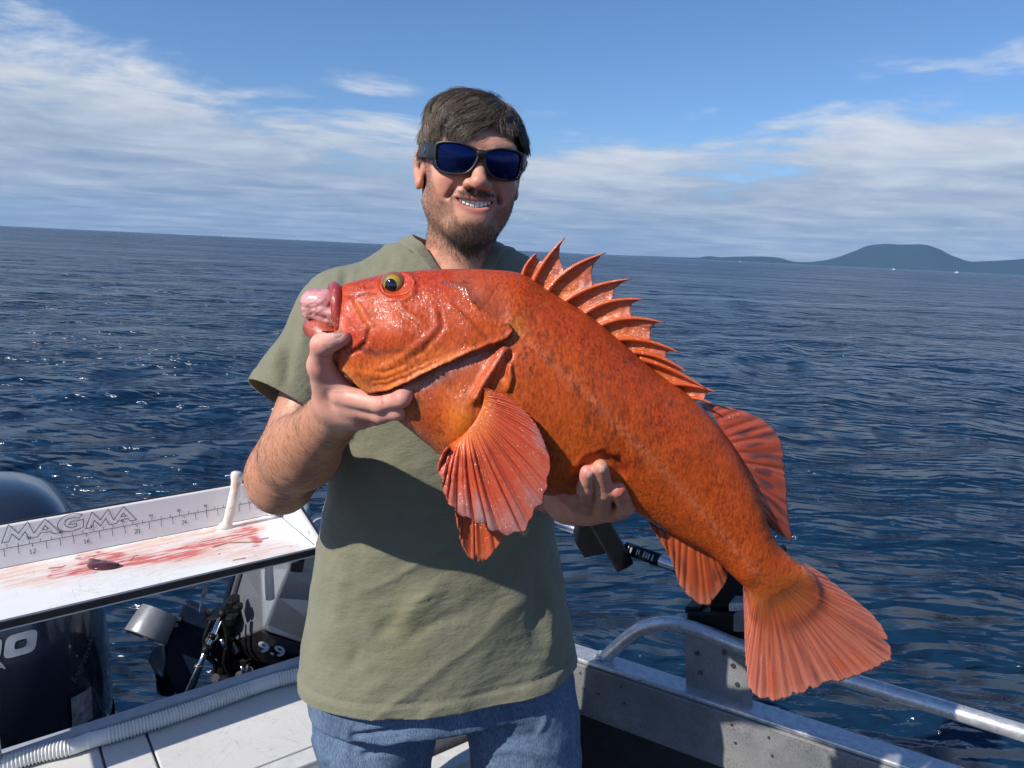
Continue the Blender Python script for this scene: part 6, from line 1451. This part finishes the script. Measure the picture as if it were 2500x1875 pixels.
def build_hair():
    g = np.random.default_rng(12); n = 26000; K = 10; root, _, _, _ = tri_sample(hV, hF, n, g); q = hl(root)
    crown = np.array([.026, .034, .104]); HPl = lambda Z: sdf_eval(HP, hw(Z)); e = 1e-3
    def grow(q, L, seed, jit):
        g2 = np.random.default_rng(seed); n = len(q); top = sstep(.030, .070, q[:, 2])
        cl = np.stack([vnoise(q * 70, 31), vnoise(q * 70, 32), vnoise(q * 70, 33)], 1); cl2 = np.stack([vnoise(q * 30, 41), vnoise(q * 30, 42), vnoise(q * 30, 43)], 1)
        tgt0 = -.003 + .002 * g2.random(n); tgt1 = .0004 + .0030 * g2.random(n) ** 2 + .0046 * vnoise(q * 80, 51) + (g2.random(n) < .05) * .010 * g2.random(n)
        left = (1 - sstep(.012, .045, q[:, 0])) * top; right = sstep(.012, .045, q[:, 0]) * top
        X = q.copy(); out = [X.copy()]
        for k in range(1, K):
            d0 = HPl(X); N = np.stack([HPl(X + np.eye(3)[i] * e) - d0 for i in range(3)], 1) / e; N /= np.linalg.norm(N, axis=1)[:, None] + 1e-9
            v = X - crown; v /= np.linalg.norm(v, axis=1)[:, None] + 1e-9
            v = .7 * v + np.array([-.75, -.42, .05]) * left[:, None] + np.array([.30, -.45, -.1]) * right[:, None] + np.array([0, .12, -.9]) * (1 - top)[:, None] + .34 * cl + .34 * cl2 + jit * g2.normal(size=(n, 3))
            v = v - N * (v * N).sum(1)[:, None]; v /= np.linalg.norm(v, axis=1)[:, None] + 1e-9
            X = X + v * (L / (K - 1))[:, None]; f = k / (K - 1); d = HPl(X); X = X + N * ((tgt0 * (1 - f) + tgt1 * f) - d)[:, None]; out.append(X.copy())
        return np.stack(out, 1)
    def length(q, r):
        top = sstep(.030, .070, q[:, 2]); L = .010 + .041 * top; L = L * (1 - .35 * sstep(.02, .10, q[:, 1])) * (1 - .45 * sstep(.010, .040, q[:, 0]) * sstep(-.02, -.06, q[:, 1])); return L * (.75 + .5 * r)
    P0 = grow(q, length(q, g.random(n)), 5, .10)
    # strands gather into locks around guide hairs
    gi = g.choice(n, 700, replace=False); GP = grow(q[gi], length(q[gi], np.full(700, .8)), 6, .22); near = np.empty(n, int)
    for i in range(0, n, 2000): near[i:i + 2000] = np.argmin(((q[i:i + 2000, None] - q[gi][None]) ** 2).sum(-1), 1)
    sl = np.linspace(0, 1, K)[None, :, None]; pull = (.72 * sl ** 1.2) * (.5 + .5 * g.random((n, 1, 1)))
    off = (q - q[gi][near])[:, None] * (1 - .55 * sl); P0 = P0 * (1 - pull) + (GP[near] + off) * pull
    out = list(np.moveaxis(P0, 1, 0))
    P = hw(np.stack(out, 1)); hair_obj('strands', P, .00026, .00010, M_HAIR, hair)
    # beard and moustache
    n = 8200; w = np.zeros(len(bV)); w[:bn[0]] = bB[:bn[0]] ** 1.4 * (.55 + 1.3 * np.exp(-(hl(bV[:bn[0]])[:, 0] / .036) ** 2) * sstep(-.080, -.100, hl(bV[:bn[0]])[:, 2]) + 1.6 * (hl(bV[:bn[0]])[:, 2] > -.058) * (np.abs(hl(bV[:bn[0]])[:, 0]) < .038)); root, i, T, b = tri_sample(bV, bF, n, g, w); N = np.einsum('nk,nkd->nd', b, bN[T[i]]); q = hl(root)
    chin = np.exp(-(q[:, 0] / .035) ** 2) * sstep(-.085, -.105, q[:, 2]); mous = (q[:, 2] > -.058) & (np.abs(q[:, 0]) < .036) & (q[:, 1] < -.07)
    L = (.0026 + .0040 * chin + .0026 * mous) * (.6 + .8 * g.random(n)); dn = np.array([0, -.1, -1.0]) @ HR.T; dirn = N * .55 + dn * .8 + g.normal(size=(n, 3)) * .25 + (np.sign(q[:, :1]) * .5 * mous[:, None]) * np.array([[1, 0, 0]]) @ HR.T
    dirn /= np.linalg.norm(dirn, axis=1)[:, None]; s = np.linspace(0, 1, 4); P = root[:, None] + dirn[:, None] * (L[:, None] * s)[..., None] - N[:, None] * .0004 + dn * (L[:, None] * s ** 2 * .3)[..., None]
    hair_obj('beard', P, .00012, .00005, M_BEARD, person)
    # hair on the forearms
    for msk, EL, WR, n in ((iAR, EL_R, WR_R, 5200), (iAL, EL_L, WR_L, 900)):
        tt = ((bV - EL) @ (WR - EL)) / ((WR - EL) @ (WR - EL)); w = msk * sstep(-.25, .05, tt) * (1 - sstep(.82, 1.02, tt)) * (.35 + .65 * sstep(-.3, .5, fbm(bV * 30, 3, 8)))
        root, i, T, b = tri_sample(bV, bF, n, g, w); N = np.einsum('nk,nkd->nd', b, bN[T[i]]); ax_ = nrm(WR - EL); d = np.cross(N, ax_) * .7 + ax_ * .5 + np.array([0, 0, -.5]); d = d - N * (d * N).sum(1)[:, None]; d /= np.linalg.norm(d, axis=1)[:, None] + 1e-9
        d = d + N * .28 + g.normal(size=(n, 3)) * .22; L = .007 + .010 * g.random(n); s = np.linspace(0, 1, 5); P = root[:, None] + d[:, None] * (L[:, None] * s)[..., None] - N[:, None] * (L[:, None] * .22 * s ** 2)[..., None]
        hair_obj('arm_hair', P, .00007, .00003, M_ARMHAIR, person)
build_hair()

# ---------------- sunglasses
def build_glasses():
    M_FR = plain('matte_black_frame', (0.014, 0.015, 0.017), 0.38, var=0.15)
    t = NT('blue_mirror_lens'); t.set(Base_Color=(0.012, 0.035, 0.17, 1), Metallic=0.9, Roughness=0.035); 
    lw = t.nd('ShaderNodeLayerWeight'); lw.inputs[0].default_value = 0.35; t.put('Base Color', t.mix(lw.outputs['Facing'], (0.008, 0.019, 0.085), (0.045, 0.032, 0.12)))
    M_LENS = t.m
    fr = thing('sunglasses', 'black wrap sunglasses with dark blue mirror lenses on the face', 'sunglasses', tuple(hw((0, -.10, 0))))
    def wy(x): return -.1085 + 5.2 * np.asarray(x) ** 2
    def at(x, z, o=0.0): return hw((x, float(wy(x)) + o + .10 * max(0, -z) * 1.0, z))
    lens = np.array([(.0070, .005), (.0090, .0105), (.017, .0150), (.030, .0185), (.045, .0190), (.0575, .0170), (.0625, .0120), (.0628, -.001), (.0610, -.0125), (.0560, -.0190), (.0440, -.0215), (.0300, -.0212), (.0200, -.0180), (.0125, -.0105), (.0085, -.002)])
    outer_exp = np.array([(-.0010, .0050), (.004, .0140), (.016, .0185), (.030, .0218), (.045, .0222), (.0610, .0208), (.0690, .0150), (.0690, -.003), (.0655, -.0155), (.0580, -.0218), (.0440, -.0240), (.0285, -.0238), (.0165, -.0200), (.0090, -.0120), (.0040, -.004)])
    for s in (-1, 1):
        A = cspline(np.vstack([lens, lens[:1]]), 90)[:-1]; B = cspline(np.vstack([outer_exp, outer_exp[:1]]), 90)[:-1]; n = 89
        V = []; rings = [(A, .0015), (A, -.0008), (A * .8 + B * .2, -.0024), (A * .4 + B * .6, -.0030), (B, -.0010), (B, .0035)]
        for R_, o in rings:
            for x, z in R_: V.append(at(s * x, z, o))
        F = [(i * n + j, i * n + (j + 1) % n, (i + 1) * n + (j + 1) % n, (i + 1) * n + j) for i in range(len(rings) - 1) for j in range(n)]; F += [((len(rings) - 1) * n + j, (len(rings) - 1) * n + (j + 1) % n, (j + 1) % n, j) for j in range(n)]
        obj('rim', V, F, M_FR, fr)
        c = A.mean(0); V = []; K = 8
        for k in range(K):
            f = 1 - k / K
            for x, z in A: p = c + (np.array([x, z]) - c) * f; V.append(at(s * p[0], p[1], .0008 - .0022 * (1 - f * f)))
        V.append(at(s * c[0], c[1], .0008 - .0022)); F = [(i * n + j, i * n + (j + 1) % n, (i + 1) * n + (j + 1) % n, (i + 1) * n + j) for i in range(K - 1) for j in range(n)] + [((K - 1) * n + j, (K - 1) * n + (j + 1) % n, K * n) for j in range(n)]
        obj('lens', V, F, M_LENS, fr)
        # temple arm: broad at the hinge, thinner behind the ear
        st = [(.0655, -.0860, .0060, .0135, .0030), (.0725, -.0720, .0065, .0120, .0030), (.0765, -.0500, .0065, .0100, .0028), (.0800, -.0200, .0060, .0085, .0026), (.0815, .0150, .0045, .0070, .0024), (.0800, .0350, -.004, .0050, .0022)]
        P = cspline(st, 24); V = []
        for x, y, z, hh, th in P:
            for a, b in ((-1, -.8), (-.6, -1), (.6, -1), (1, -.8), (1, .8), (.6, 1), (-.6, 1), (-1, .8)): V.append(hw((s * (x + th * a), y, z + hh * b)))
        F = [(i * 8 + j, i * 8 + (j + 1) % 8, (i + 1) * 8 + (j + 1) % 8, (i + 1) * 8 + j) for i in range(len(P) - 1) for j in range(8)] + [tuple(range(8)), tuple(reversed(range((len(P) - 1) * 8, len(P) * 8)))]
        tm = obj('temple', V, F, M_FR, fr)
        c = hw((s * .0795, -.0560, .0068)); nn = nrm(hw((s * 1, -.35, 0)) - hw((0, 0, 0))); u_ = nrm(np.cross(nn, UP)); w_ = np.cross(u_, nn)
        ring = [c + .0042 * (math.cos(a) * u_ + math.sin(a) * w_) for a in np.linspace(.9, 5.6, 16)]; MB().tube(ring, .0009, 8).build('emblem', plain('grey_emblem', (0.10, 0.10, 0.11), 0.3, 0.5) if 'grey_emblem' not in bpy.data.materials else bpy.data.materials['grey_emblem'], tm, True)
        for x, z in ((.0640, -.008), (.0625, -.0125), (.0600, -.0165)): 
            p = at(s * x, z, -.0030); MB().tube([p, p + nrm(hw((0, -1, 0)) - hw((0, 0, 0))) * .0006], .0009, 8).build('stud', M_STEEL, fr)
    br = cspline([at(-.006, .0090, -.001), at(0, .0100, -.0015), at(.006, .0090, -.001)], 12); V, F = sweep(br, .0052, 14); obj('bridge', V, F, M_FR, fr)
build_glasses()

# ---------------- t-shirt
ES_R = q3(703, 985, 1.160); ES_L = q3(1378, 930, 1.285)
SH = [torso_fn(0.0), RC(S_R, (-.175, 1.270, -.062), .0700, .060, .05), RC((-.175, 1.270, -.066), (-.10, 1.292, -.048), .060, .052, .04), RC(S_L, (-.05, 1.310, -.066), .0660, .056, .05), RC((-.05, 1.31, -.066), (-.09, 1.292, -.048), .056, .052, .04), RC(S_R, ES_R + (ES_R - S_R) * .3, .0700, .0660, .035), RC(S_L, ES_L + (ES_L - S_L) * .3, .066, .060, .035)]
def build_shirt():
    V, F = sdf_mesh(SH, .0048, (-.46, 1.03, -.86), (.22, 1.50, .06))
    N = vnormals(V, F); px, py = proj(V); f = np.zeros(len(V))
    ang = math.radians(35); u = V[:, 0] * math.cos(ang) + V[:, 2] * math.sin(ang); w = -V[:, 0] * math.sin(ang) + V[:, 2] * math.cos(ang)
    low = sstep(-.30, -.50, V[:, 2])
    f += .0035 * fbm(np.stack([u * 6, w * 17, V[:, 1] * 8], 1), 3, 5) * (.5 + .8 * low) + .0012 * fbm(V * 40, 3, 6)
    rd = 1 - np.abs(fbm(np.stack([u * 5, w * 14, V[:, 1] * 5], 1), 2, 15)); f += .004 * (rd ** 5 - .3) * low
    def fold(pl, wd, a):
        nonlocal f
        d, t = pldist(px, py, pl); f = f + a * min(1, wd / 14) * np.exp(-(d / wd) ** 2) * sstep(0, .4, t) * (1 - sstep(.6, 1, t)) * (V[:, 1] < 1.30)
    for pl, wd, a in (([(848, 640), (842, 690), (850, 760)], 9, -.006), ([(828, 640), (822, 690), (826, 750)], 8, .004), ([(880, 628), (876, 680)], 7, -.004), ([(950, 620), (940, 670)], 10, -.004), ([(975, 610), (985, 660)], 8, .004),
                      ([(760, 700), (745, 790), (735, 880)], 12, .004), ([(720, 800), (700, 900), (690, 960)], 14, -.005), ([(690, 830), (660, 920)], 12, .004), ([(755, 760), (760, 860)], 10, -.004),
                      ([(1010, 1480), (1050, 1465), (1065, 1455)], 6, -.005), ([(1000, 1470), (1050, 1450)], 7, .003), ([(940, 1540), (1020, 1480), (1100, 1400)], 22, .005), ([(960, 1590), (1060, 1520), (1180, 1480)], 16, -.004), ([(1055, 1530), (1080, 1515)], 5, -.003), ([(900, 1560), (1000, 1500)], 20, -.004),
                      ([(1240, 1450), (1255, 1420), (1262, 1400)], 6, -.004), ([(1230, 1620), (1300, 1610), (1380, 1590)], 8, .003), ([(1220, 1640), (1320, 1630)], 6, -.003), ([(1220, 1560), (1300, 1545)], 8, .003), ([(1150, 1600), (1240, 1500), (1280, 1380)], 26, .004), ([(1300, 1600), (1310, 1450), (1300, 1330)], 16, -.005), ([(1335, 1640), (1345, 1500), (1330, 1350)], 14, .004), ([(800, 1600), (830, 1450), (850, 1330)], 20, .003), ([(850, 1650), (880, 1560)], 16, -.003), ([(880, 1690), (1000, 1660)], 10, .002)):
        fold(pl, wd, a)
    # hem: a doubled band with a stitched groove
    hz = -.742 + .004 * fbm(np.stack([V[:, 0] * 9, V[:, 1] * 9, 0 * f], 1), 2, 3)
    dz = V[:, 2] - hz
    f += .0024 * (1 - sstep(.019, .024, dz)) - .0030 * np.exp(-((dz - .024) / .0034) ** 2)
    f += .010 * np.exp(-((dz) / .030) ** 2) * np.exp(-((px - 1330) / 60) ** 2) * (V[:, 1] < 1.27)
    axs = nrm(ES_R - S_R); ds = (V - ES_R) @ axs; rs = np.linalg.norm(V - S_R - ((V - S_R) @ axs)[:, None] * axs, axis=1); nearS = (V[:, 0] < -.25) & (rs < .09)
    f += nearS * (.0014 * sstep(-.024, -.020, ds) - .002 * np.exp(-((ds + .022) / .0028) ** 2) + .003 * np.sin(ds * 60 + V[:, 0] * 40) * sstep(-.12, -.04, ds))
    # shoulder seam
    ss = (V - S_R) @ nrm(np.array([-1, -.25, -.35])); f -= .0018 * np.exp(-((ss - .036) / .002) ** 2) * (V[:, 0] < -.22)
    V = V + N * f[:, None]
    axl = nrm(ES_L - S_L); dl = (V - ES_L) @ axl; rl = np.linalg.norm(V - S_L - ((V - S_L) @ axl)[:, None] * axl, axis=1)
    hole = 1 - ((V[:, 0] + .0975) / .0775) ** 2 - ((V[:, 1] - 1.268) / .080) ** 2; hole = np.where(V[:, 2] > -.10, hole, -1) * .05
    cutR = np.where((rs < .11) & (V[:, 0] < -.24), ds, -1); cutL = np.where((rl < .10) & (V[:, 0] > -.06) & (V[:, 2] < -.10), dl, -1)
    tors = sdf_eval([torso_fn(.012)], V); cutL = np.where(tors < 0, -1, cutL); cutR = np.where(tors < 0, -1, cutR)
    g = np.maximum.reduce([hz - V[:, 2], hole, cutR, cutL])
    V, F = clip_mesh(V, F, g)
    t = NT('olive_cotton'); o = t.coord(); t.set(Roughness=0.92); t.b.inputs['Specular IOR Level'].default_value = 0.15
    c = t.ramp(t.noise(o, 14, 5, 0.6), [(0.25, (0.172, 0.170, 0.114)), (0.75, (0.222, 0.217, 0.148))]); fz = t.ramp(t.noise(o, 700, 3, 0.7), [(0.3, 0.80), (0.7, 1.14)]); c = t.mix(1.0, c, fz, 'MULTIPLY')
    # yellowish old stain low on the front
    v = t.nd('ShaderNodeVectorMath', operation='DISTANCE'); cc = t.nd('ShaderNodeTexCoord'); mp = t.nd('ShaderNodeMapping'); t.lk(cc.outputs['Object'], mp.inputs[0]); sp_ = Q(985, 1520, 1.125) - BASE[person.name]; mp.inputs['Scale'].default_value = (1.5, .3, .9); mp.inputs['Rotation'].default_value = (0, .5, 0)
    rotp = Euler((0, .5, 0)).to_matrix() @ (Vector((sp_[0] * 1.5, sp_[1] * .3, sp_[2] * .9))); t.lk(mp.outputs[0], v.inputs[0]); v.inputs[1].default_value = rotp
    dd = t.math('ADD', v.outputs['Value'], t.math('MULTIPLY', t.math('SUBTRACT', t.noise(o, 22, 4), 0.5), 0.08)); st = t.ramp(dd, [(0.02, 0.34), (0.085, 0.0)]); c = t.mix(st, c, (0.250, 0.225, 0.095)); t.put('Base Color', c)
    t.b.inputs['Sheen Weight'].default_value = 0.25; t.b.inputs['Sheen Roughness'].default_value = 0.5
    wv = t.math('MULTIPLY', t.noise(t.coord(scale=(1, 1, 1)), 850, 2), 1.0); b1 = t.bump(wv, 0.45, 0.0008); b2 = t.bump(t.noise(t.coord(scale=(1, 1, 2.4), rot=(0, .5, 0)), 34, 5, 0.65), 0.42, 0.006, b1); t.bump(t.noise(t.coord(scale=(1, 1, 1.6), rot=(0, -.4, 0)), 11, 4, 0.55, 0.4), 0.35, 0.012, b2)
    o_ = obj('t_shirt', V, F, t.m, person); solid(o_, .0018, -1); 
    # collar band along the neck opening
    n = 96; ring = []
    for k in range(n):
        a = 2 * math.pi * k / n; x, y = -.0975 + .0785 * math.cos(a), 1.268 + .081 * math.sin(a); zs = np.linspace(.05, -.12, 240); d = sdf_eval(SH, np.stack([np.full(240, x), np.full(240, y), zs], 1)); i = int(np.argmax(d < 0)); ring.append((x, y, zs[i]))
    ring = np.array(ring); 
    for _ in range(3): ring = (np.roll(ring, 1, 0) + ring * 2 + np.roll(ring, -1, 0)) / 4
    c = ring.mean(0); V = []; prof = [(.010, -.0045), (.0098, .0034), (.003, .0060), (-.006, .0090), (-.0120, .0125), (-.0145, .0110), (-.009, .0045), (.000, -.003)]
    for p in ring:
        o = nrm((p - c) * np.array([1, 1, 0])); 
        for r_, z_ in prof: V.append(p + o * r_ + UP * z_)
    m_ = len(prof); F = [(i * m_ + j, i * m_ + (j + 1) % m_, ((i + 1) % n) * m_ + (j + 1) % m_, ((i + 1) % n) * m_ + j) for i in range(n) for j in range(m_)]
    subd(obj('collar', V, F, t.m, o_), 1)
    # stitches along the hem
build_shirt()

# ---------------- jeans and boots
def build_jeans():
    pel = FN(lambda P: torso_fn(-.016).f(P), (-.42, 1.08, -.86), (.18, 1.46, -.62), 0)
    def pf(P): return np.maximum(torso_fn(-.016).f(P), np.maximum(-.800 - P[..., 2], P[..., 2] + .66))
    pr_ = [FN(pf, (-.42, 1.08, -.86), (.18, 1.46, -.65), 0)]
    for pts in ([(-.250, 1.270, -.80, .116), (-.250, 1.262, -.87, .110), (-.246, 1.258, -.945, .094), (-.252, 1.24, -1.15, .078), (-.26, 1.28, -1.54, .066)], [(.010, 1.290, -.80, .108), (.020, 1.288, -.87, .104), (.027, 1.286, -.945, .102), (.04, 1.27, -1.15, .08), (.05, 1.31, -1.54, .066)]):
        for a, b in zip(pts[:-1], pts[1:]): pr_.append(RC(a[:3], b[:3], a[3], b[3], .012))
    V, F = sdf_mesh(pr_, .0052, (-.44, 1.05, -1.56), (.2, 1.47, -.64)); N = vnormals(V, F); px, py = proj(V); f = .0022 * fbm(V * np.array([22, 22, 9]), 4, 3) + .0009 * fbm(V * 70, 3, 4)
    for pl, wd, a in (([(845, 1798), (920, 1786), (1020, 1770)], 7, -.006), ([(850, 1786), (930, 1774), (1020, 1756)], 8, .004), ([(870, 1845), (940, 1832), (1010, 1815)], 8, -.006), ([(870, 1832), (940, 1818), (1015, 1800)], 7, .004), ([(845, 1870), (850, 1800), (848, 1760)], 7, .003), ([(760, 1790), (780, 1830), (800, 1870)], 9, .004), ([(1160, 1760), (1260, 1800), (1330, 1790)], 10, -.003), ([(1320, 1700), (1332, 1760), (1310, 1800)], 7, .003), ([(1150, 1840), (1250, 1830), (1390, 1850)], 10, .003)):
        d, t_ = pldist(px, py, pl); f += a * np.exp(-(d / wd) ** 2) * sstep(0, .2, t_) * (1 - sstep(.8, 1, t_)) * (V[:, 1] < 1.28)
    d, _ = pldist(px, py, [(1398, 1640), (1405, 1750), (1403, 1800), (1412, 1875)]); f -= .0022 * np.exp(-(d / 3) ** 2)
    V = V + N * f[:, None]; V, F = clip_mesh(V, F, np.maximum(V[:, 2] + .675, -1.53 - V[:, 2]))
    t = NT('faded_blue_denim'); o = t.coord(); t.set(Roughness=0.85); t.b.inputs['Specular IOR Level'].default_value = 0.2
    c = t.ramp(t.noise(t.coord(scale=(1, 1, .30)), 16, 6, 0.65), [(0.28, (0.062, 0.100, 0.172)), (0.72, (0.150, 0.212, 0.315))])
    tw = t.ramp(t.noise(t.coord(scale=(1.0, 1.0, .12)), 900, 2, 0.6), [(0.3, 0.45), (0.7, 1.55)]); c = t.mix(1.0, c, tw, 'MULTIPLY'); t.put('Base Color', c); t.bump(t.noise(t.coord(scale=(1, 1, .2)), 900, 2), 0.5, 0.0008)
    solid(obj('jeans', V, F, t.m, person), .0015, -1)
    for x, y in ((-.262, 1.22), (.052, 1.25)):
        Vb, Fb = sdf_mesh([Ell((x, y - .02, ZDK + .05), (.055, .15, .05), 0), RC((x, y + .06, ZDK + .06), (x, y + .055, ZDK + .16), .06, .058, .04), FN(lambda P: -(P[..., 2] - ZDK - .001), (x - .2, y - .3, ZDK - .1), (x + .2, y + .3, ZDK + .3), .002, True)], .006)
        obj('boot', Vb, Fb, plain('brown_rubber_boot', (0.05, 0.035, 0.025), 0.5), person)
build_jeans()

# ---------------- nails
def build_nails():
    bv = BVHTree.FromPolygons(bV.tolist(), bF.tolist()); mn = plain('pink_nail', (0.50, 0.29, 0.23), 0.6, var=0.05, spec=0.2)
    for x, y, rx, ry, ang in ((824, 816, 11, 8.5, -.25), (1441, 1160, 7.5, 10, .1), (1471, 1147, 8.5, 11, .15)):
        V = []; n, K = 20, 4
        for k in range(K + 1):
            f = k / K
            for j in range(n):
                a = 2 * math.pi * j / n; ex, ey = rx * f * math.copysign(abs(math.cos(a)) ** .75, math.cos(a)), ry * f * math.copysign(abs(math.sin(a)) ** .75, math.sin(a))
                px_, py_ = x + ex * math.cos(ang) - ey * math.sin(ang), y + ex * math.sin(ang) + ey * math.cos(ang); d = Vector(ray(px_, py_)).normalized(); h = bv.ray_cast(Vector((0, 0, 0)), d)
                h0 = bv.ray_cast(Vector((0, 0, 0)), Vector(ray(x, y)).normalized())
                if h[0] is None or abs(h[3] - h0[3]) > .005: h = (d * h0[3], h0[1], 0, h0[3])
                V.append(np.array(h[0]) + np.array(h[1]) * (np.sign(-h[1].dot(d))) * (.0007 - .0006 * f ** 4))
        F = [(i * n + j, i * n + (j + 1) % n, (i + 1) * n + (j + 1) % n, (i + 1) * n + j) for i in range(K) for j in range(n)]
        obj('nail', V, F, mn, body)
build_nails()
# ------------------------------------------------------------------ heel the boat and everything on it
bpy.context.view_layer.update()
for o in list(COL.objects):
    if o.parent is None and o.type not in ('CAMERA', 'LIGHT') and o.name not in WORLD_FRAME:
        o.matrix_world = BOAT @ o.matrix_world
